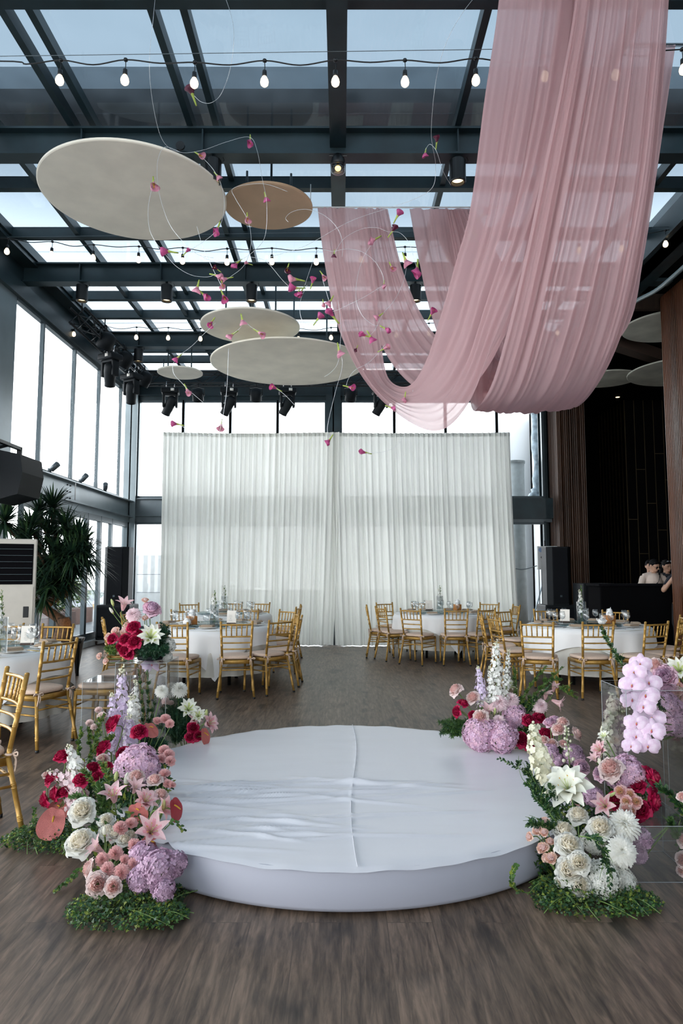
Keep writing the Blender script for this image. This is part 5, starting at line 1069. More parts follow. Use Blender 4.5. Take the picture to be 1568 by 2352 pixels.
def lily_kit(name, a, b, seed, n=6, back=.0, cup=1.0):
    rd = random.Random(seed); m = MB()
    for i in range(n):
        layer = i//6; az = (i % 6)*pi/3+layer*.5+rd.uniform(-.08, .08); ca, sa = cos(az), sin(az); W = (.24 if i % 2 else .31)*(1-.15*layer); L = 1.0-.18*layer
        def fn(u, v):
            s_ = (u-.5)*2; wv = W*sin(pi*min(.985, v*.86+.12))**.9; r = L*(.05+.95*v**(1.25*cup)); z = -.55+.95*v**.8*cup-.55*max(0, v-.5)**2*3.2*(.6+back); r -= .08*max(0, v-.8)
            t = s_*wv+.02*sin(7*v+i); z += .10*abs(s_)**1.5*wv/.3-.02*cos(9*v)*abs(s_)+.15*layer
            return V((ca*r-sa*t, sa*r+ca*t, z))
        m.grid(fn, 6, 9, 0)
        for k in range(len(m.f)-54, len(m.f)):
            c_ = (k-(len(m.f)-54)) % 6; rr = (k-(len(m.f)-54))//6
            if c_ in (2, 3) and 1 <= rr < 6: m.m[k] = 1
    pm = m.mesh('petals', [a, b]); m = MB()
    for i in range(6):
        az = i*pi/3+.3; e_ = V((.30*cos(az), .30*sin(az), .30)); m.tube([(0, 0, -.4), V((.10*cos(az), .10*sin(az), 0)), e_], .012, 5, 0); m.ball(e_, (.05, .02, .02), 6, 1)
    m.tube([(0, 0, -.4), (.03, 0, .45)], .016, 5, 0); m.ball((.03, 0, .46), .035, 6, 0)
    return [Part('petals', pm), Part('stamens', m.mesh('stamens', [PC['limev'], SPAD]))]
def bud_mesh(name, a): m = MB(); m.lathe([(.001, -1), (.16, -.9), (.30, -.4), (.34, 0), (.28, .5), (.12, .9), (.001, 1)], 9, 0); [m.m.__setitem__(k, 1) for k in range(len(m.m)) if k < 18]; return m.mesh(name, [a, GRB])
def orchid_kit():
    m = MB()
    def pt(az, L, W, z, sh):
        ca, sa = cos(az), sin(az)
        def fn(u, v):
            s_ = (u-.5)*2; wv = W*sin(pi*min(.97, v*.80+.10))**sh; r = L*v; t = s_*wv; zz = z+.16*v*(1-v)*2-.18*s_*s_*v-.10*v*v+.03*sin(8*s_)*v; return V((ca*r-sa*t, sa*r+ca*t, zz))
        m.grid(fn, 6, 7, 0)
    for az in (pi/2, pi/2+2.2, pi/2-2.2): pt(az, .95, .34, 0, .9)
    for az in (.12, pi-.12): pt(az, 1.0, .54, .05, .6)
    pm = m.mesh('petals', [PC['orchid']]); m = MB()
    m.ball((0, .03, .10), (.05, .06, .09), 8, 2); m.ball((0, -.13, .12), (.075, .12, .05), 8, 0)
    m.ball((0, -.05, .17), (.045, .06, .04), 7, 1); lm = m.mesh('lip', [PC['orchidlip'], PC['yell'], PC['orchid']]); return [Part('petals', pm), Part('lip', lm)]
def anth_kit(mt):
    def fn(u, v):
        a = 2*pi*u; r = v*(1-.42*abs(sin(a/2))**.6+.30*(1-abs(sin(a/2)))-.0); x = r*sin(a)*.95; y = -r*cos(a)*.9-.12*v
        hh = .75+.25*abs(sin(a))-.45*max(0, cos(a))**8*1.4
        return V((x*1.02, (-cos(a)*v*(.98-.30*max(0, -cos(a))**.5*(1-abs(sin(a)))) if cos(a) < 0 else -cos(a)*v*1.05), .10*v*v*abs(sin(a))-.14*v*v*max(0, cos(a))+.02*sin(6*a)*v))
    m = MB(); m.grid(fn, 28, 7, closed=True); sp = m.mesh('spathe', mt); m = MB(); m.tube(spline([(0, .25, .02), (.02, .10, .20), (.06, -.2, .42)], 5), [.055]*8+[.05, .045, .03], 8); return [Part('spathe', sp), Part('spadix', m.mesh('spadix', SPAD))]
def gen(k, mesh): return [Part(k, mesh)]
KITS = {}
for s_ in range(2):
    KITS['crimson', s_] = gen('petals', rose_mesh('petals', PC['crimson'], PC['crimson_in'], 3+s_, 1.0)); KITS['blush', s_] = gen('petals', rose_mesh('petals', PC['blush'], PC['blush_in'], 13+s_, .8)); KITS['cream', s_] = gen('petals', rose_mesh('petals', PC['white'], PC['cream'], 23+s_, .95, 36)); KITS['spray', s_] = gen('petals', rose_mesh('petals', PC['peach'], PC['blush'], 33+s_, .45, 20)); KITS['coralrose', s_] = gen('petals', rose_mesh('petals', PC['pinkc'], PC['apri'], 43+s_, 1.1, 18))
    KITS['garden', s_] = gen('petals', rose_mesh('petals', PC['blush'], PC['blush_in'], 53+s_, 1.05, 44)); KITS['peony', s_] = gen('petals', rose_mesh('petals', PC['peony'], PC['lilac'], 63+s_, .75, 52)); KITS['mum', s_] = gen('petals', mum_mesh('petals', PC['palepink'], 5+s_)); KITS['wmum', s_] = gen('petals', mum_mesh('petals', PC['white'], 8+s_, 190, .075)); KITS['carn', s_] = gen('petals', carn_mesh('petals', PC['pinkc'], 3+s_)); KITS['blushcarn', s_] = gen('petals', carn_mesh('petals', PC['blush'], 6+s_))
    KITS['hydr', s_] = gen('florets', hydr_mesh('florets', PC['lilac'], PC['peony'], 2+s_)); KITS['dhydr', s_] = gen('florets', hydr_mesh('florets', PC['mauve'], PC['lilac'], 4+s_, 190, .85, .20)); KITS['whydr', s_] = gen('florets', hydr_mesh('florets', PC['white'], PC['delph'], 6+s_, 420, .85, .12))
    KITS['lily', s_] = lily_kit('lily', PC['lilypink'], PC['lilyrose'], 3+s_, 6, .1*s_, 1.35); KITS['cuplily', s_] = lily_kit('lily', PC['lilypink'], PC['lilypink'], 5+s_, 6, 0, 1.6); KITS['wlily', s_] = lily_kit('lily', PC['lilywhite'], PC['limev'], 7+s_, 12, .1, 1.3); KITS['dlily', s_] = lily_kit('lily', PC['lilywhite'], PC['lilywhite'], 9+s_, 18, .2); KITS['dplily', s_] = lily_kit('lily', PC['lilypink'], PC['lilyrose'], 11+s_, 12)
    KITS['bud', s_] = gen('bud', bud_mesh('bud', PC['lilywhite' if s_ else 'limev'])); KITS['orch', s_] = orchid_kit(); KITS['anth', s_] = anth_kit(ANR); KITS['ranth', s_] = anth_kit(ANR2)
INFO = {'crimson': ('rose', 'crimson rose', 'rose'), 'blush': ('rose', 'blush pink rose', 'rose'), 'cream': ('rose', 'creamy white garden rose', 'rose'), 'spray': ('spray_rose', 'small peach spray rose', 'rose'), 'coralrose': ('spray_rose', 'small pink yellow-hearted rose', 'rose'), 'garden': ('garden_rose', 'full blush garden rose', 'rose'), 'peony': ('peony', 'ruffled mauve-pink peony', 'peony'), 'mum': ('chrysanthemum', 'pale pink chrysanthemum', 'chrysanthemum'), 'wmum': ('chrysanthemum', 'white chrysanthemum', 'chrysanthemum'), 'carn': ('carnation', 'pink frilled carnation', 'carnation'), 'blushcarn': ('carnation', 'pale blush carnation', 'carnation'), 'hydr': ('hydrangea', 'lilac-pink hydrangea head', 'hydrangea'), 'dhydr': ('hydrangea', 'dusky mauve hydrangea head', 'hydrangea'), 'whydr': ('hydrangea', 'white hydrangea head', 'hydrangea'),
        'lily': ('lily', 'open pink striped lily', 'lily'), 'cuplily': ('lily', 'half-open pale pink lily', 'lily'), 'wlily': ('lily', 'white star lily', 'lily'), 'dlily': ('lily', 'double white lily', 'lily'), 'dplily': ('lily', 'double pink lily', 'lily'), 'bud': ('lily_bud', 'closed green-tipped lily bud', 'lily bud'), 'orch': ('orchid_bloom', 'pink moth orchid bloom', 'orchid'), 'anth': ('anthurium', 'glossy coral anthurium', 'anthurium'), 'ranth': ('anthurium', 'glossy red anthurium', 'anthurium')}
def lerp_tab(T, y):
    if y <= T[0][0]: return T[0][1]
    for (a, b), (c, d) in zip(T, T[1:]):
        if y <= c: return b+(d-b)*(y-a)/(c-a)
    return T[-1][1]
def cluster(where, group, tab, foot, items, lean=.5, orient=None):
    cnt = {}
    for it in items: cnt.setdefault(it[0], []).append(it)
    F = V(foot) if not isinstance(foot, list) else None
    for kind, its in cnt.items():
        its = sorted(its, key=lambda t: (t[2], t[1])); n = len(its)
        for i, it in enumerate(its):
            px, py, rp = it[1:4]; rp *= 1.1; dY = it[4] if len(it) > 4 else 0; ang = it[5] if len(it) > 5 else None
            Y = lerp_tab(tab, py)+dY; p = U(px, py, Y); R = rp*mpp(p)
            f = F if F is not None else min((V(q) for q in foot), key=lambda q: (q-p).length)
            vw = (V((0, 0, CAM_H))-p).normalized(); out = (p-f); out.z = max(out.z, .05); out = out.normalized(); rd = random.Random(int(px*31+py*7))
            ax = (vw*.75+out*lean+V((rd.gauss(0, .12), 0, .18+rd.gauss(0, .12)))).normalized()
            if ang is not None: a = radians(ang); ax = (V((cos(a), 0, sin(a)))*.9+vw*.45).normalized()
            x = V((0, 0, 1)).cross(ax); x = x.normalized() if x.length > .05 else V((1, 0, 0)); y = ax.cross(x)
            M = Matrix.Translation(p) @ Matrix((x, y, ax)).transposed().to_4x4()
            spin = 0 if kind in ('orch', 'anth', 'ranth') else rd.random()*6.28
            if kind in ('anth', 'ranth'): spin = rd.uniform(-.5, .5)
            M = M @ Matrix.Rotation(spin, 4, 'Z') @ Matrix.Scale(R, 4)
            nm, lb, ct = INFO[kind]; pos = f', {where}' if n == 1 else f', {"topmost" if i == 0 else ("lowest" if i == n-1 else ORD[i]+" from top")} of {n}, {where}'
            o = bpy.data.objects.new(nm, None); COL.objects.link(o); o.matrix_world = M; tag(o, lb+pos, ct, f'{lb}s, {where}' if n > 1 else group)
            for kk in KITS[kind, i % 2]: kk.make(o)
            b = p-ax*R*.45; inv = M.inverted(); mid = b.lerp(f, .5)-ax*.02*R+V((0, 0, -.02)); mid.z = max(mid.z, .02)
            P = [inv @ q for q in spline([b, b-ax*min(.05, (b-f).length*.4), mid, f], 4)]
            MB().tube(P, (.0028 if rp < 14 else .0038)/R, 5).build('stem', GR, o, True)
def leafy(m, p, d, L, W, mi, nrm=None):
    d = d.normalized(); s_ = d.cross(nrm or V((0, -.6, .8))); s_ = (s_.normalized() if s_.length > .05 else V((1, 0, 0)))*W; up = s_.cross(d).normalized()*L*.12
    m.add([p, p+d*L*.35-s_+up, p+d*L*.35+s_+up, p+d*L*.75-s_*.7+up*.6, p+d*L*.75+s_*.7+up*.6, p+d*L], [(0, 2, 1), (1, 2, 4, 3), (3, 4, 5)], mi)
def sprig(name, pts, lab, n=40, L=.035, W=.006, mats=None, fuzz=1.0, seed=1, cat='foliage sprig', group='foliage sprigs', sub=()):
    P = spline(pts, 8); c = P[0]; rd = random.Random(seed); o = empty(name, c, lab, cat, group); m = MB()
    m.tube([p-c for p in P], [.003-.002*i/len(P) for i in range(len(P))], 5); ms = list(mats or (LM, LY))
    lines = [P]
    auto = [] if len(P) < 14 or name == 'ivy_vine' else [(P[k], P[k]+((P[k+2]-P[k]).normalized()*.7+V((rd.uniform(-.7, .7), rd.uniform(-.5, .3), rd.uniform(-.1, .6)))).normalized()*rd.uniform(.05, .10)) for k in [int(len(P)*f) for f in (.25, .38, .5, .62, .74)]]
    auto = [[a_, (a_+b_)/2+V((0, 0, .012)), b_] for a_, b_ in auto]
    for q in list(sub)+auto: S = spline(q, 6); lines.append(S); m.tube([p-c for p in S], [.0022-.0015*i/len(S) for i in range(len(S))], 5)
    m.build('stem', GR, o, True); m = MB()
    for S in lines:
        for i in range(n if S is P else n//4):
            t = .12+.88*(i+rd.random())/n; k = min(int(t*(len(S)-1)), len(S)-2); p = S[k].lerp(S[k+1], t*(len(S)-1)-k); T = (S[k+1]-S[k]).normalized(); r_ = V((rd.gauss(0, 1), rd.gauss(0, 1), rd.gauss(0, 1))); r_ = (r_-T*r_.dot(T)).normalized()
            leafy(m, p-c, T*.75+r_*fuzz, L*rd.uniform(.7, 1.15)*(1.1-.4*t), W, 0 if rd.random() < .72 else 1)
    m.build('leaves', ms, o); return o
def fern(name, c, r, lab, n=420, mats=None, L=.03, seed=2, W=.0022, cat='fern'):
    # dense feathery clump
    c = V(c); o = empty(name, c, lab, cat, 'feathery fern clumps'); rd = random.Random(seed); m = MB(); base = V((0, 0, -r[2]*.9)); 
    for i in range(n//14):
        d = V((rd.gauss(0, .8), rd.gauss(0, .8), rd.uniform(-.35, 1.1))); d = d.normalized()*rd.uniform(.55, 1.05); e_ = V((d.x*r[0], d.y*r[1], d.z*r[2])); P = spline([base, base.lerp(e_, .55)+V((0, 0, .02)), e_], 7)
        m.tube(P, .0016, 4, 2)
        for k in range(3, len(P)):
            for j in range(9): v_ = V((rd.gauss(0, 1), rd.gauss(0, 1), rd.gauss(0, 1))).normalized()+(P[k]-P[k-1]).normalized()*.6; leafy(m, P[k], v_, L*rd.uniform(.6, 1.2), W, 0 if rd.random() < .75 else 1)
    m.build('fronds', list(mats or (LF, LD))+[GR], o); return o
def ivy_bed(name, blobs, lab, n=900, seed=3, size=.016, mats=None):
    rd = random.Random(seed); m = MB(); c = V(blobs[0][0]); o = empty(name, (c.x, c.y, 0), lab, 'ivy bed', 'ivy beds'); c = o.location.copy()
    tot = sum(b[1]*b[2] for b in blobs)
    for (b, rx, ry, h) in blobs:
        for _ in range(int(n*rx*ry/tot)):
            a = rd.random()*6.283; q = sqrt(rd.random()); x, y = b[0]+rx*q*cos(a), b[1]+ry*q*sin(a); z = .008+h*(1-q*q)*rd.random()+.02*rd.random()
            p = V((x, y, z))-c; d = V((rd.gauss(0, 1), rd.gauss(0, 1)-.3, rd.gauss(.2, .6))).normalized(); s_ = size*rd.uniform(.6, 1.4)
            t = d.cross(V((rd.gauss(0, .4), -.5, 1))).normalized()
            m.add([p, p+t*s_*.75+d*s_*.35, p+t*s_*.25+d*s_*.8, p+d*s_*1.5, p-t*s_*.25+d*s_*.8, p-t*s_*.75+d*s_*.35], [(0, 1, 2, 3), (0, 3, 4, 5)], rd.choice((0, 0, 1, 1, 2)))
    q = m.build('leaves', list(mats or (LD, LM, LY)), o); q['kind'] = 'stuff'
    m = MB()
    for (b, rx, ry, h) in blobs:
        for _ in range(6):
            a = rd.random()*6.28; P = [V((b[0], b[1], .03))-c, V((b[0]+rx*.6*cos(a), b[1]+ry*.6*sin(a), .03+h*.3))-c, V((b[0]+rx*1.1*cos(a+.3), b[1]+ry*1.1*sin(a+.3), .012))-c]; m.tube(spline(P, 5), .002, 5)
    m.build('runner', GR, o); return o
def spike(name, base, tip, w_, lab, mt, n=70, fs=.35, group='flower spikes', seed=1, bells=False, bare=.25):
    b, t = V(base), V(tip); o = empty(name, b, lab, 'delphinium' if not bells else 'bell flower', group); ax = (t-b); L = ax.length; rd = random.Random(seed); mid = b.lerp(t, .5)+V((rd.uniform(-.01, .01), 0, 0)); P = spline([b, mid, t], 8)
    MB().tube([p-b for p in P], [.004-.0025*i/len(P) for i in range(len(P))], 6).build('stem', GR, o, True); axn = ax.normalized(); x = axn.orthogonal().normalized(); y = axn.cross(x); m = MB()
    for i in range(n):
        f = bare+(1-bare)*(i+.5)/n; k = min(int(f*(len(P)-1)), len(P)-2); p = P[k].lerp(P[k+1], f*(len(P)-1)-k)-b; a = i*2.39996; sc = 1-.72*max(0, (f-.45)/.55); d = (x*cos(a)+y*sin(a)); c = p+d*w_*sc*rd.uniform(.35, 1.1)+axn*w_*rd.uniform(-.25, .25); nrm = (d+axn*.25+V((rd.gauss(0, .2),)*3)).normalized(); u = nrm.orthogonal().normalized(); v = nrm.cross(u); s_ = w_*fs*.82*(.45+.75*sc)*rd.uniform(.75, 1.25)
        if bells: m.ball(c, s_*.75, 7, 0); m.tube([p, c], .0012, 4, 2); continue
        if f > .90: m.ball(c, s_*.5, 6, 1); continue
        for j in range(5):
            A = j*2*pi/5+i; e_ = u*cos(A)+v*sin(A); g = -u*sin(A)+v*cos(A); m.add([c, c+e_*s_*.35-g*s_*.42+nrm*s_*.12, c+e_*s_*.85-g*s_*.40+nrm*s_*.2, c+e_*s_*1.05+nrm*s_*.2, c+e_*s_*.85+g*s_*.40+nrm*s_*.2, c+e_*s_*.35+g*s_*.42+nrm*s_*.12], [(0, 1, 2, 3), (0, 3, 4, 5)], 0)
    m.build('florets', [mt, PC['creamd'] if not bells else mt, GR], o); return o
def plinth(c, wx, wy, h, lab):
    o = empty('clear_plinth', (c[0], c[1], 0), lab, 'plinth', 'clear acrylic plinths'); a, b = wx/2, wy/2
    for p0, p1 in (((-a, -b, 0), (a, -b+.006, h)), ((-a, b-.006, 0), (a, b, h)), ((-a, -b+.006, 0), (-a+.006, b-.006, h)), ((a-.006, -b+.006, 0), (a, b-.006, h))): MB().box(p0, p1).build('side_panel', ACRYL, o)
    MB().box((-a, -b, h), (a, b, h+.008)).build('top_panel', ACRYL, o); m = MB(); e_ = .0024
    for x in (-a, a):
        for y in (-b, b): m.box((x-e_/2, y-e_/2, 0), (x+e_/2, y+e_/2, h+.008))
    for z in (0.0, h+.005):
        for y in (-b, b): m.box((-a, y-e_/2, z), (a, y+e_/2, z+e_))
        for x in (-a, a): m.box((x-e_/2, -b, z), (x+e_/2, b, z+e_))
    m.build('polished_edge', ACRYLEDGE, o); return o
def tray(c, r, h, lab): o = MB().lathe([(r*.9, 0), (r, h), (r*.95, h), (r*.85, .008), (.001, .008)], 20).build('floral_tray', BLACKR, None, True); o.location = c; return tag(o, lab, 'tray')
# ---------------------------------------------------------------- the arrangements
def G(px, py): return Uz(px, py, 0)
plinth((-1.455, 5.22), .37, .37, .80, 'tall clear acrylic plinth under the crimson and white bouquet'); plinth((-1.86, 5.62), .34, .34, .60, 'lower clear acrylic plinth left of the raised bouquet')
plinth((1.76, 4.05), .36, .36, .80, 'tall clear acrylic plinth behind the hanging orchids'); plinth((1.50, 3.55), .38, .36, .25, 'low clear acrylic plinth at the stage front right'); plinth((2.36, 4.42), .42, .40, .42, 'clear acrylic plinth under the orchid bouquet at the right edge')
tray((-1.44, 5.22, .809), .10, .03, 'black floral tray on the tall left plinth')
tray((2.32, 4.40, .429), .15, .08, 'black floral tray on the plinth under the orchid bouquet')
tray((1.50, 3.58, .259), .07, .03, 'black floral tray on the low right plinth')
LT = [(0, 5.22)]
cluster('in bouquet on tall left plinth', 'raised left bouquet', LT, (-1.44, 5.22, .84), [
 ('cuplily', 284, 1392, 20, 0, 80), ('bud', 258, 1384, 9, 0, 110), ('bud', 256, 1403, 9, 0, 125), ('mum', 306, 1411, 18), ('peony', 349, 1398, 19), ('spray', 333, 1379, 8), ('spray', 333, 1420, 7), ('garden', 296, 1438, 15, .03), ('garden', 272, 1462, 13, .02),
 ('crimson', 306, 1440, 15, -.05), ('crimson', 257, 1467, 13, -.04), ('crimson', 286, 1468, 14, -.07), ('crimson', 315, 1458, 14, -.06), ('crimson', 309, 1474, 17, -.10), ('crimson', 276, 1485, 11, -.06), ('crimson', 284, 1494, 13, -.10), ('crimson', 294, 1501, 13, -.09), ('crimson', 313, 1492, 12, -.05),
 ('wlily', 346, 1464, 29, -.08), ('spray', 265, 1449, 9), ('spray', 286, 1450, 9), ('spray', 249, 1462, 8), ('spray', 228, 1507, 7), ('spray', 243, 1518, 7), ('spray', 366, 1440, 7), ('whydr', 388, 1482, 16, .06), ('whydr', 383, 1508, 13, .05), ('orch', 346, 1528, 21, -.10, 60)])
fern('fern_clump', U(352, 1494, 5.17), (.13, .10, .08), 'dark feathery fern along the lower right of the raised left bouquet', 1400, L=.024, seed=4)
fern('fern_clump', U(370, 1458, 5.26), (.07, .07, .10), 'dark feathery fern rising behind the white lily in raised left bouquet', 620, L=.022, seed=5)
fern('fern_clump', U(262, 1492, 5.2), (.06, .07, .05), 'yellowish fern tucked under the crimson roses of raised left bouquet', 300, (LM, LY), L=.022, seed=6)
# spikes and greens between the plinths
base = lambda px, py, Y=4.86: V((U(px, py, Y).x, Y, .02))
for px0, px1, py1, w_, mt, lb, sd, Y in [(288, 281, 1532, .072, PC['delphl'], 'tallest lilac delphinium spike in front of the tall left plinth', 1, 4.86), (268, 256, 1590, .055, PC['delphl'], 'lilac delphinium spike left of the tallest lilac one', 2, 4.8), (308, 302, 1596, .065, PC['delph'], 'white-lilac delphinium spike behind the crimson rose pair', 3, 4.78), (318, 311, 1560, .045, PC['delph'], 'white delphinium spike seen through the tall left plinth', 4, 5.0), (300, 296, 1640, .06, PC['delphl'], 'short lilac delphinium spike under the white-lilac one', 5, 4.7)]:
    spike('delphinium_spike', base(px0, 1700, Y), U(px1, py1, Y), w_, lb, mt, 150, .30, 'left delphinium spikes', sd, bare=.35)
LMt = [(0, 4.75)]
cluster('beside the tall left plinth', 'left plinth flowers', [(1560, 4.95), (1660, 4.68), (1740, 4.45)], [(-1.38, 4.72, .03), (-1.55, 4.75, .03)], [
 ('crimson', 259, 1662, 21, 0, 150), ('crimson', 319, 1680, 18, -.08), ('crimson', 237, 1717, 19, 0, 140), ('crimson', 285, 1730, 17, .1), ('carn', 380, 1650, 12, .1), ('carn', 361, 1655, 10, .12), ('carn', 390, 1662, 10, .1), ('blushcarn', 206, 1660, 9), ('blushcarn', 216, 1669, 8), ('blushcarn', 234, 1645, 11), ('blushcarn', 226, 1630, 8), ('wmum', 372, 1586, 16, .12), ('anth', 345, 1674, 21, .15, 60)])
for pts, lb, sd in [([(330, 1690, 5.0), (328, 1620, 5.0), (318, 1538, 5.0)], 'upright rosemary-like sprig inside the tall left plinth, left one', 1), ([(335, 1690, 5.02), (340, 1620, 5.02), (338, 1540, 5.02)], 'upright rosemary-like sprig inside the tall left plinth, middle one', 2), ([(340, 1690, 5.04), (350, 1640, 5.04), (362, 1575, 5.04)], 'upright rosemary-like sprig inside the tall left plinth, right one', 3)]:
    sprig('foliage_sprig', [U(*q) for q in pts], lb, 190, .020, .0024, (LD, LM), 1.0, sd)
for pts, lb, sd in [([(185, 1790, 4.6), (180, 1730, 4.65), (187, 1670, 4.7)], 'pale green sprig at the far left of the plinth flowers', 11), ([(225, 1740, 4.6), (222, 1690, 4.65), (240, 1640, 4.7)], 'lime green sprig under the small pink carnations', 12), ([(230, 1745, 4.6), (205, 1700, 4.65), (215, 1660, 4.7)], 'lime green sprig leaning left under small pink carnations', 13), ([(215, 1760, 4.5), (240, 1715, 4.55), (262, 1690, 4.6)], 'lime green sprig between two crimson roses', 14), ([(200, 1770, 4.5), (212, 1720, 4.5), (232, 1680, 4.6)], 'leafy green sprig low beside the plinth flowers', 15)]:
    sprig('foliage_sprig', [U(*q) for q in pts], lb, 150, .022, .005, (LM, LY), 1.0, sd)
# far left of the stage
cluster("at the stage's far left edge", 'far left flowers', [(1560, 5.35), (1690, 5.25)], (-1.22, 5.5, .03), [('wmum', 413, 1582, 19, 0, 75), ('wlily', 432, 1630, 24), ('wlily', 455, 1645, 18), ('cuplily', 446, 1655, 16, .05), ('dplily', 482, 1660, 24, -.05, 20), ('bud', 473, 1640, 12, 0, 80), ('crimson', 443, 1672, 13), ('crimson', 437, 1692, 13), ('crimson', 455, 1690, 11), ('anth', 470, 1688, 19, -.03, 20), ('blushcarn', 380, 1610, 9), ('blushcarn', 392, 1614, 7)])
fern('fern_clump', U(405, 1655, 5.42), (.15, .12, .21), "tall dark feathery fern clump at the stage's far left edge", 2600, L=.026, seed=8)
fern('fern_clump', U(345, 1715, 4.9), (.12, .10, .08), 'dark feathery fern at the foot of the tall left plinth', 700, L=.026, seed=9)
# front left, main mound
LFT = [(1700, 4.2), (1757, 3.95), (1825, 3.62), (1905, 3.42), (1965, 3.27), (2030, 3.14), (2090, 3.05)]
ft = [(-1.05, 3.55, .03), (-1.1, 3.3, .03), (-1.25, 3.8, .03), (-1.15, 4.1, .03)]
cluster('in floor mound at stage front left', 'front left mound', LFT, ft, [
 ('hydr', 316, 1762, 50), ('crimson', 244, 1762, 16), ('crimson', 213, 1763, 16, .05), ('crimson', 187, 1790, 18), ('crimson', 222, 1782, 12, .05), ('garden', 235, 1745, 15, .05), ('blush', 313, 1783, 17, -.10), ('blush', 355, 1792, 17, -.10), ('blush', 370, 1825, 15), ('carn', 376, 1722, 13), ('carn', 387, 1732, 13), ('carn', 391, 1748, 12), ('carn', 371, 1742, 11), ('carn', 378, 1776, 13, -.05), ('carn', 386, 1800, 11, -.05), ('carn', 376, 1792, 9, -.04), ('carn', 396, 1802, 8, -.05),
 ('lily', 260, 1828, 31, -.05, 100), ('cuplily', 310, 1812, 22, -.05, 70), ('bud', 267, 1784, 14, 0, 85), ('bud', 291, 1790, 18, 0, 85), ('dplily', 335, 1838, 30, -.06, 60), ('lily', 374, 1858, 27, -.06, 20), ('bud', 375, 1850, 15, -.08, 80), ('lily', 347, 1908, 38, -.10), ('cuplily', 227, 1950, 25, -.03, 150), ('ranth', 402, 1856, 27, -.08, 10), ('anth', 315, 1864, 26, 0), ('anth', 345, 1938, 26, .04),
 ('cream', 189, 1862, 29, -.04), ('cream', 184, 1934, 32, -.04), ('cream', 243, 1885, 17), ('cream', 246, 1910, 19), ('cream', 262, 1915, 18), ('cream', 300, 1920, 15, .03), ('bud', 240, 1910, 13, -.08, 95), ('carn', 278, 1901, 16, -.06), ('carn', 301, 1890, 14, -.05), ('carn', 309, 1942, 15, -.06), ('carn', 266, 1959, 16, -.06), ('carn', 234, 1973, 15, -.05), ('carn', 247, 1997, 16, -.06), ('carn', 279, 2003, 17, -.06), ('carn', 287, 1974, 11, -.05), ('carn', 308, 1983, 14, -.05),
 ('blush', 205, 1994, 20, -.02, 170), ('garden', 224, 2030, 24, -.05), ('blush', 260, 2036, 19, -.07), ('cream', 245, 2020, 14), ('cream', 285, 1930, 16), ('lily', 258, 1925, 18, .02),
 ('dhydr', 330, 1968, 33, -.02), ('dhydr', 365, 1998, 42, -.05), ('dhydr', 402, 1983, 27, -.04), ('dhydr', 322, 2020, 28, -.03), ('dhydr', 375, 2045, 26, -.03)])
def leafpatch(name, c, r, n, size, lab, seed, mats=(LD, LM, LY)):
    o = empty(name, c, lab, 'foliage', 'filler foliage'); rd = random.Random(seed); m = MB()
    for _ in range(n):
        d = V((rd.gauss(0, 1), rd.gauss(0, 1), rd.gauss(0, 1))).normalized()*rd.random()**.4; p = V((d.x*r[0], d.y*r[1], d.z*r[2])); leafy(m, p, V((rd.gauss(0, 1), rd.gauss(-.4, 1), rd.gauss(.3, .8))), size*rd.uniform(.6, 1.3), size*.22, rd.choice((0, 0, 0, 1, 1, 2)))
    q = m.build('leaves', list(mats), o); q['kind'] = 'stuff'; return o
def patch(px, py, Y, r, n, size, lab, seed, **k):
    r = (r[0]*.9, r[1]*.75, r[2]*.85); c = U(px, py, Y+.10); c.z = max(c.z, r[2]+.004); n = int(n*.8); return leafpatch('foliage_filler', c, r, n, size, lab, seed, **k)
patch(285, 1850, 3.78, (.17, .13, .24), 900, .040, 'dark leaves packed behind the front left lilies', 1); patch(290, 1970, 3.40, (.22, .13, .16), 900, .038, 'dark leaves packed between the front left carnations', 2); patch(220, 1800, 3.95, (.16, .13, .18), 700, .035, 'dark leaves under the front left crimson roses', 3); patch(360, 1800, 3.95, (.10, .10, .18), 420, .035, 'dark leaves behind the front left blush roses', 31)
for pts, lb, sd, mm in [([(245, 1860, 3.6), (215, 1800, 3.65), (190, 1770, 3.7)], 'yellow-green spray over the front left crimson roses', 21, (LM, LY)), ([(250, 1870, 3.6), (250, 1800, 3.62), (230, 1750, 3.7)], 'fine green spray left of the striped lily', 22, (LM, LY)), ([(240, 1880, 3.55), (200, 1840, 3.6), (160, 1830, 3.65)], 'fine green spray over the pink stock', 23, (LM, LM)), ([(240, 1880, 3.55), (235, 1835, 3.55), (225, 1800, 3.6)], 'green sprig just left of the striped lily', 24, (LM, LD)), ([(225, 1900, 3.5), (200, 1885, 3.5), (165, 1862, 3.5)], 'dark sprig across the upper white rose', 25, (LD, LM))]:
    sprig('foliage_sprig', [U(*q) for q in pts], lb, 150, .024, .0032, mm, 1.0, sd)
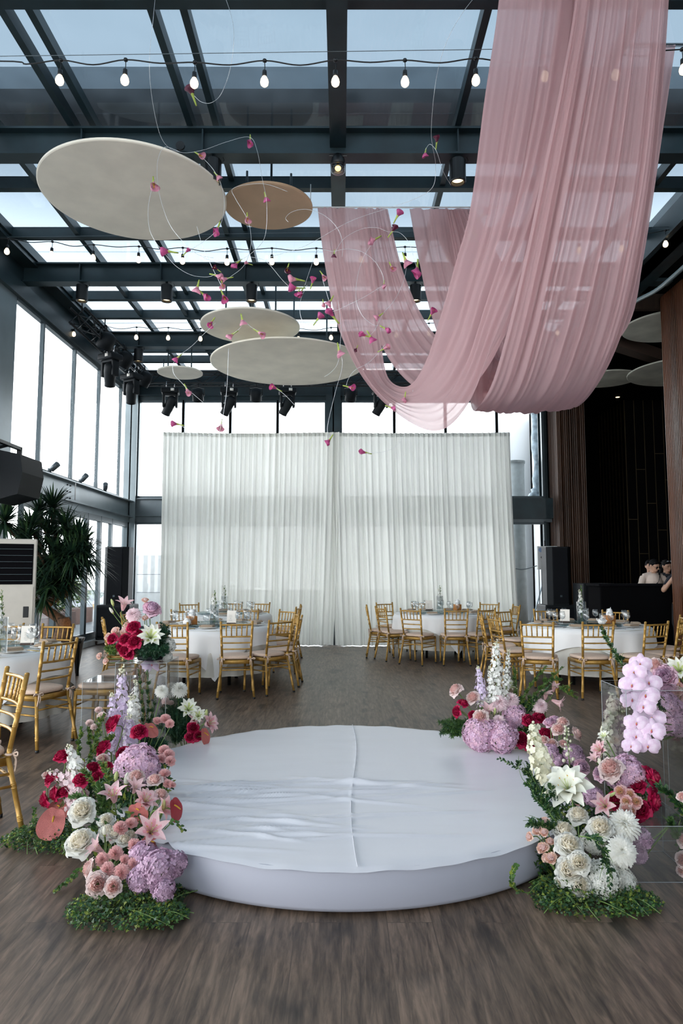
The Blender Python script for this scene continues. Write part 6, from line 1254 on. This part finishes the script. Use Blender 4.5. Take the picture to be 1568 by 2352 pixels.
# front left, outer wing
LWT = [(1720, 3.98), (1800, 3.92), (1900, 3.84), (1960, 3.8)]
cluster('in outer left floor flowers', 'outer left flowers', LWT, [(-1.45, 3.9, .03), (-1.60, 3.88, .03)], [('crimson', 142, 1736, 18, 0, 110), ('crimson', 117, 1787, 17, 0, 140), ('crimson', 103, 1838, 18, 0, 200), ('crimson', 125, 1823, 17, -.02, 190), ('crimson', 144, 1820, 15, -.02, 100), ('blush', 126, 1815, 11, .05), ('blush', 106, 1780, 9, .03), ('anth', 120, 1886, 36, -.06), ('anth', 134, 1856, 27, .02), ('anth', 160, 1800, 16, .04), ('anth', 180, 1830, 16, .04)])
for (bx, by), (tx, ty), lb, sd in [((190, 1790), (158, 1712), 'white and pink stock spike leaning left, tallest of the outer left', 1), ((192, 1820), (112, 1770), 'pale pink stock spike lying out toward the crimson roses', 2), ((190, 1840), (160, 1765), 'pale pink stock spike in the middle of the outer left', 3), ((185, 1880), (150, 1815), 'pale pink stock spike above the coral anthuriums', 4)]:
    spike('stock_spike', U(bx, by, 3.9), U(tx, ty, 3.92), .042, lb, PC['palepink'] if sd > 1 else PC['delph'], 60, .42, 'pink stock spikes', sd, bare=.1)
patch(165, 1850, 3.98, (.11, .10, .14), 380, .032, 'dark leaves under the outer left stock spikes', 4)
ivy_bed('ivy_bed', [((G(110, 1935).x, 3.84, 0), .24, .16, .10), ((G(70, 1925).x, 3.88, 0), .13, .10, .06), ((G(180, 1925).x, 3.8, 0), .18, .14, .09)], 'ivy bed under the coral anthuriums, outer left', 2600, 31, .010)
ivy_bed('ivy_bed', [((G(300, 2090).x, 3.05, 0), .26, .15, .07), ((G(230, 2090).x, 3.10, 0), .14, .12, .06), ((G(380, 2085).x, 3.02, 0), .12, .10, .05), ((G(330, 2040).x, 3.2, 0), .22, .14, .08)], 'ivy bed spilling onto the floor below the mauve hydrangeas', 4200, 32, .0095)
def vine(pts, lab, seed, n=26, L=.022, W=.008, mats=(LM, LY)): return sprig('ivy_vine', pts, lab, n, L, W, mats, 1.0, seed, 'vine', 'ivy vines')
vine([G(200, 2020)+V((0, 0, .08)), G(170, 2035)+V((0, 0, .05)), G(150, 2040)+V((0, 0, .02)), G(126, 2052)+V((0, 0, .01))], 'ivy tendril trailing left over the floor from the mound', 1, 40)
vine([U(378, 1905, 3.35), U(400, 1885, 3.42), U(412, 1895, 3.42), U(422, 1908, 3.42)], 'thin ivy tendril reaching over the stage from the left mound', 2, 16)
vine([G(400, 2080)+V((0, 0, .03)), G(420, 2075)+V((0, 0, .04)), G(450, 2062)+V((0, 0, .03)), G(478, 2050)+V((0, 0, .03))], 'thin fern tendril along the stage skirt on the left', 3, 30, .014, .002)
vine([G(330, 2110)+V((0, 0, .03)), G(370, 2128)+V((0, 0, .02)), G(400, 2110)+V((0, 0, .01)), G(432, 2098)+V((0, 0, .01))], 'ivy tendril curling at the lowest front of the left mound', 4, 50)
vine([G(75, 1925)+V((0, 0, .04)), U(78, 1880, 3.85), U(80, 1858, 3.86)], 'upright lime fern leaf at the far left of the ivy bed', 5, 26, .030, .007)
# far right edge of the stage
RFT = [(1560, 5.25), (1640, 5.12), (1700, 5.0), (1740, 4.95)]
cluster("at the stage's far right edge", 'far right flowers', RFT, [(1.17, 5.1, .20), (1.42, 5.1, .03)], [
 ('hydr', 1102, 1686, 38), ('hydr', 1152, 1692, 36, -.03), ('hydr', 1182, 1645, 30, .08), ('mum', 1147, 1613, 20), ('mum', 1173, 1607, 20, .03), ('mum', 1241, 1620, 18), ('mum', 1146, 1655, 15, -.05), ('garden', 1046, 1584, 16, 0, 130), ('blush', 1085, 1602, 15), ('blush', 1103, 1648, 17, -.07), ('crimson', 1064, 1615, 12, 0, 60), ('crimson', 1048, 1634, 13, 0, 170), ('crimson', 1086, 1642, 11), ('crimson', 1215, 1656, 16), ('crimson', 1239, 1647, 14, .03), ('crimson', 1196, 1698, 17), ('crimson', 1214, 1708, 14), ('crimson', 1253, 1685, 15),
 ('dlily', 1108, 1612, 19, .02, 85), ('cuplily', 1120, 1636, 20, -.02, 80), ('wlily', 1167, 1577, 19, .05, 50), ('cuplily', 1252, 1598, 17, 0, 80), ('cuplily', 1272, 1582, 15, .02, 70), ('cuplily', 1277, 1612, 18, 0, -20), ('bud', 1136, 1634, 9, -.05, 80)])
cluster('past the stage by right plinth', 'flowers by the right plinth', [(1640, 4.75), (1740, 4.6)], (1.42, 4.7, .03), [('blush', 1292, 1658, 13), ('blush', 1282, 1675, 15), ('blush', 1323, 1685, 16, 0, 20), ('blush', 1267, 1709, 13), ('blush', 1248, 1700, 11), ('blush', 1293, 1708, 10), ('peony', 1262, 1660, 13, .06), ('peony', 1275, 1655, 13, .08), ('dhydr', 1317, 1735, 24), ('dhydr', 1262, 1728, 20), ('dhydr', 1278, 1745, 16), ('peony', 1335, 1762, 17, -.1), ('peony', 1338, 1800, 15, -.25), ('blush', 1325, 1840, 14, -.7)])
for (bx, tx, ty, w_, mt, lb, sd, bl) in [(1143, 1140, 1474, .058, PC['delph'], 'tallest white delphinium spike above the lilac hydrangeas', 1, False), (1108, 1097, 1530, .045, PC['delphl'], 'short white-lilac delphinium spike left of tallest white one', 2, False), (1160, 1168, 1490, .035, PC['delph'], 'slender white delphinium spike right of the tallest white one', 3, False), (1128, 1124, 1530, .036, PC['delph'], 'slim white delphinium spike between the two taller ones', 6, False)]:
    spike('delphinium_spike', U(bx, 1640, 5.2), U(tx, ty, 5.2), w_, lb, mt, 150, .30, 'right delphinium spikes', sd, bl, .2)
for pts, lb, sd, mm, n in [([(1185, 1640, 5.2), (1215, 1580, 5.2), (1255, 1530, 5.25)], 'tall yellow-green rosemary spray behind the pale mums', 41, (LM, LY), 130), ([(1190, 1640, 5.2), (1240, 1585, 5.2), (1292, 1532, 5.25)], 'second yellow-green spray arching right behind the mums', 42, (LM, LY), 130), ([(1190, 1645, 5.2), (1250, 1572, 5.2), (1290, 1560, 5.2)], 'green spray arching flatter to the right', 43, (LM, LM), 120), ([(1280, 1575, 5.1), (1300, 1588, 5.1), (1325, 1603, 5.1)], 'yellow-green tip drooping toward the right plinth', 44, (LM, LY), 70), ([(1185, 1640, 5.2), (1185, 1580, 5.22), (1178, 1530, 5.25)], 'upright green spray right of the white delphinium', 45, (LM, LY), 100), ([(1200, 1650, 5.15), (1230, 1610, 5.15), (1265, 1572, 5.2)], 'dense green spray under the arching ones', 46, (LD, LM), 120)]:
    sprig('foliage_sprig', [U(*q) for q in pts], lb, int(n*1.8), .022, .0026, mm, 1.1, sd)
fern('fern_clump', U(1050, 1672, 5.15), (.15, .10, .07), "light feathery fern at the stage's far right edge, left tip", 700, (LM, LF), L=.030, seed=12)
fern('fern_clump', U(1195, 1630, 5.3), (.10, .08, .10), 'dark feathery fern behind the far right hydrangeas', 700, (LF, LD), L=.026, seed=13)
patch(1290, 1740, 4.66, (.14, .10, .11), 500, .036, 'dark leaves behind the stage by the right plinth', 5); patch(1215, 1690, 5.0, (.12, .08, .10), 320, .034, 'dark leaves between the far right crimson roses', 6)
# front right, white flowers
RWT = [(1670, 3.95), (1790, 3.62), (1815, 3.48), (1890, 3.38), (1950, 3.29), (2030, 3.18), (2070, 3.12)]
fr = [(1.15, 3.42, .03), (1.3, 3.35, .03), (1.05, 3.28, .03)]
cluster('in white flowers at stage front right', 'front right white flowers', RWT, fr, [
 ('dlily', 1303, 1808, 56, -.08), ('cream', 1327, 1872, 22, .05), ('cream', 1379, 1901, 27, -.03), ('cream', 1294, 1908, 24), ('cream', 1306, 1941, 29, -.05), ('cream', 1308, 1999, 30, -.04), ('cream', 1330, 1981, 24, -.08), ('cream', 1331, 2034, 24, -.02), ('cream', 1286, 2024, 12), ('wmum', 1434, 1893, 36, -.02), ('wmum', 1427, 1954, 34, -.06), ('whydr', 1385, 2020, 42), ('whydr', 1428, 2022, 30, .04), ('whydr', 1362, 1932, 28, .08), ('whydr', 1410, 1985, 24, .08),
 ('spray', 1251, 1888, 11), ('spray', 1234, 1908, 11), ('spray', 1249, 1913, 10, -.02), ('spray', 1216, 1922, 10, 0, 170), ('spray', 1246, 1948, 13), ('spray', 1263, 1934, 10), ('spray', 1280, 1959, 11), ('spray', 1265, 1972, 13, -.02), ('spray', 1253, 1970, 9)])
spike('stock_spike', U(1264, 1830, 3.72), U(1222, 1664, 3.82), .068, 'thick cream stock spike standing over the stage edge', PC['creamd'], 130, .36, 'right spikes', 7, bare=.12)
spike('stock_spike', U(1400, 1760, 4.35), U(1405, 1592, 4.4), .058, 'cream stock spike seen through the tall right plinth', PC['creamd'], 110, .36, 'right spikes', 8, bare=.1)
spike('bell_flower_spike', U(1308, 1760, 4.5), U(1300, 1668, 4.5), .034, 'pale green bell flower spike beside the blush roses', PC['creamd'], 20, .5, 'bell flower spikes', 9, True, .15)
spike('bell_flower_spike', U(1418, 1740, 4.36), U(1425, 1615, 4.4), .040, 'pale green bell flower spike inside the tall right plinth', PC['creamd'], 20, .42, 'bell flower spikes', 10, True, .15)
spike('bell_flower_spike', U(1440, 1740, 4.36), U(1440, 1620, 4.4), .036, 'second pale bell flower spike beside the hanging orchids', PC['creamd'], 18, .42, 'bell flower spikes', 11, True, .15)
for pts, lb, sd, sub in [([(1290, 1900, 3.4), (1240, 1835, 3.42), (1205, 1775, 3.45), (1145, 1742, 3.45)], 'long leafy green branch reaching left over the stage', 51, [[(1225, 1810, 3.43), (1200, 1790, 3.43), (1190, 1760, 3.45)]]), ([(1292, 1900, 3.4), (1262, 1850, 3.42), (1225, 1800, 3.45), (1212, 1752, 3.45)], 'upright leafy green branch beside the cream stock', 52, [[(1245, 1825, 3.42), (1225, 1790, 3.4), (1215, 1770, 3.4)]]), ([(1290, 1905, 3.38), (1255, 1860, 3.38), (1228, 1830, 3.4), (1215, 1790, 3.42)], 'leafy green branch low over the satin', 53, []), ([(1285, 1910, 3.38), (1250, 1900, 3.36), (1210, 1895, 3.36)], 'short leafy twig touching the peach roses', 54, []), ([(1290, 1890, 3.4), (1275, 1850, 3.4), (1262, 1800, 3.45)], 'leafy green branch under the double white lily', 55, []), ([(1330, 1920, 3.2), (1365, 1930, 3.15), (1395, 1975, 3.1), (1400, 2040, 3.08)], 'dark leafy branch hanging down across the white hydrangea', 56, [])]:
    sprig('foliage_sprig', [U(*q) for q in pts], lb, 80, .024, .0048, (LD, LM), 1.0, sd, sub=[[U(*q) for q in s_] for s_ in sub])
patch(1330, 1940, 3.55, (.20, .13, .17), 700, .036, 'dark leaves packed behind the front right white roses', 7); patch(1255, 1980, 3.32, (.09, .09, .10), 320, .030, 'dark leaves under the peach spray roses', 8)
ivy_bed('ivy_bed', [((G(1345, 2055).x, 3.13, 0), .27, .13, .07), ((G(1262, 2030).x, 3.20, 0), .13, .14, .10), ((G(1425, 2050).x, 3.15, 0), .13, .11, .06), ((G(1320, 2030).x, 3.28, 0), .22, .14, .08)], 'ivy bed under the white flowers at stage front right', 4200, 33, .0095)
vine([U(1215, 2052, 3.08), U(1180, 2040, 3.05), U(1175, 2010, 3.05), U(1185, 1988, 3.05)], 'ivy tendril climbing the stage skirt at front right', 6, 40)
vine([G(1270, 2085)+V((0, 0, .01)), G(1290, 2090)+V((0, 0, .012)), G(1305, 2082)+V((0, 0, .01))], 'loose ivy scrap on the floor below front right ivy', 7, 26)
# low plinth bouquet
cluster('on the low right plinth', 'low plinth bouquet', [(1720, 3.75), (1780, 3.62), (1860, 3.50)], (1.52, 3.55, .30), [('hydr', 1436, 1777, 42, .05), ('garden', 1402, 1765, 26, -.05), ('crimson', 1497, 1787, 27, 0, 20), ('crimson', 1464, 1804, 17), ('crimson', 1408, 1840, 19), ('crimson', 1498, 1840, 27, 0, -10), ('crimson', 1470, 1860, 22), ('crimson', 1447, 1812, 14, .03), ('coralrose', 1424, 1818, 14, -.06), ('coralrose', 1445, 1825, 13, -.07), ('coralrose', 1438, 1841, 13, -.08), ('coralrose', 1461, 1842, 13, -.07), ('blush', 1436, 1859, 13, -.07), ('coralrose', 1450, 1862, 10, -.04), ('lily', 1388, 1850, 27, -.05), ('bud', 1405, 1825, 10, -.08, 30), ('peony', 1380, 1775, 18, .08), ('dplily', 1376, 1722, 22, .12, 150), ('wlily', 1388, 1693, 15, .15, 120), ('cuplily', 1366, 1745, 14, .12), ('dhydr', 1360, 1828, 22, .08)])
cluster('beside the low right plinth', 'low plinth side', [(0, 3.42)], (1.60, 3.42, .26), [('dhydr', 1468, 1925, 26), ('dhydr', 1462, 1960, 22)])
patch(1440, 1830, 3.64, (.13, .10, .10), 420, .034, 'dark leaves inside the low right plinth bouquet', 9)
# orchid bouquet at the right edge
cluster('in the raised orchid bouquet', 'orchid bouquet', [(1500, 3.98), (1640, 3.88), (1720, 3.80)], (2.2, 4.35, .52), [('orch', 1470, 1524, 23, .06), ('orch', 1456, 1543, 25), ('orch', 1451, 1573, 27, -.02), ('orch', 1490, 1567, 26), ('orch', 1482, 1596, 28, -.04), ('orch', 1452, 1607, 25), ('orch', 1477, 1622, 25, -.03), ('orch', 1497, 1648, 27), ('orch', 1461, 1660, 25, -.02), ('orch', 1496, 1677, 27, -.04), ('orch', 1460, 1690, 24), ('orch', 1487, 1712, 25, -.02), ('orch', 1449, 1713, 20)], .15)
cluster('at right edge beside the orchids', 'right edge bouquet', [(1500, 4.2), (1680, 4.12)], (2.3, 4.38, .52), [('peony', 1525, 1555, 27), ('blush', 1504, 1528, 18, .05), ('wlily', 1560, 1540, 30), ('coralrose', 1553, 1580, 16), ('coralrose', 1543, 1572, 12), ('coralrose', 1556, 1600, 14), ('coralrose', 1553, 1623, 17), ('coralrose', 1543, 1605, 10), ('hydr', 1530, 1622, 33), ('hydr', 1552, 1660, 34), ('hydr', 1580, 1630, 30, .1)])
sprig('foliage_sprig', [U(1505, 1585, 4.05), U(1515, 1620, 4.0), U(1525, 1660, 3.98)], 'thin green sprig hanging between orchids and peony', 50, .020, .004, (LD, LM), .9, 61)
sprig('foliage_sprig', [U(1445, 1550, 4.3), U(1418, 1510, 4.4), U(1395, 1470, 4.5), U(1380, 1440, 4.5)], 'long green sprig rising left above the orchids', 130, .026, .0042, (LD, LM), 1.0, 62, sub=[[U(1425, 1520, 4.4), U(1405, 1500, 4.4), U(1380, 1495, 4.4)]])
sprig('foliage_sprig', [U(1585, 1900, 3.5), U(1560, 1850, 3.5), U(1530, 1820, 3.5), U(1515, 1815, 3.5)], 'dark green twig entering at right edge beside the low plinth', 70, .030, .007, (LD, LM), .9, 63)
sprig('foliage_sprig', [U(1590, 1960, 3.4), U(1555, 1920, 3.4), U(1540, 1880, 3.42)], 'leafy green twig at right edge beside the low plinth, lower one', 70, .030, .007, (LM, LD), .9, 64)
patch(1585, 1940, 3.45, (.09, .10, .22), 320, .032, 'dark foliage cut by the right frame edge', 10)
cluster('cut by right frame edge', 'right edge', [(0, 3.38)], (1.80, 3.45, .03), [('blush', 1567, 1830, 12), ('garden', 1572, 1930, 16), ('garden', 1570, 1975, 18), ('blush', 1566, 2000, 12)])
# vases with flowers on the tables
for i, px, py, lb, hh in [(1, -2, 1500, 'glass cylinder vase cut by the left edge on the number three table', .30), (2, 492, 1432, 'slim glass vase of white delphinium on table by left loudspeaker', .25), (3, 515, 1400, 'glass vase of white delphinium on left table touching the curtain', .25), (4, 1010, 1400, 'glass cylinder vase on table before the curtain right half', .25), (5, 1336, 1432, 'tall glass cylinder vase on the table beside DJ booth', .29)]:
    c = Uz(px, py, .7805); o = empty('glass_vase', c, lb, 'vase', 'glass vases')
    MB().lathe([(.001, .006), (.058, .006), (.058, hh), (.061, hh), (.061, 0), (.001, 0)], 24).build('glass', STEMGLASS, o, True); MB().lathe([(.056, .008), (.056, hh*.55), (.001, hh*.55)], 20).build('water', WATERG, o, True)
    spike('delphinium_spike', c+V((.01, 0, .012)), c+V((-.02, 0, hh*1.55)), .042, 'white delphinium standing in the '+lb.replace('glass cylinder ', '').replace('of white delphinium ', '').replace('cut by the left edge ', ''), PC['delph'], 60, .42, 'vase delphiniums', 70+i, bare=.3)
    sprig('foliage_sprig', [c+V((-.01, .01, .012)), c+V((.01, .01, hh)), c+V((.0, 0, hh*1.75))], 'green tip rising from the '+lb.replace('glass cylinder ', '').replace('of white delphinium ', '').replace('cut by the left edge ', ''), 30, .03, .005, (LM, LY), .7, 80+i)
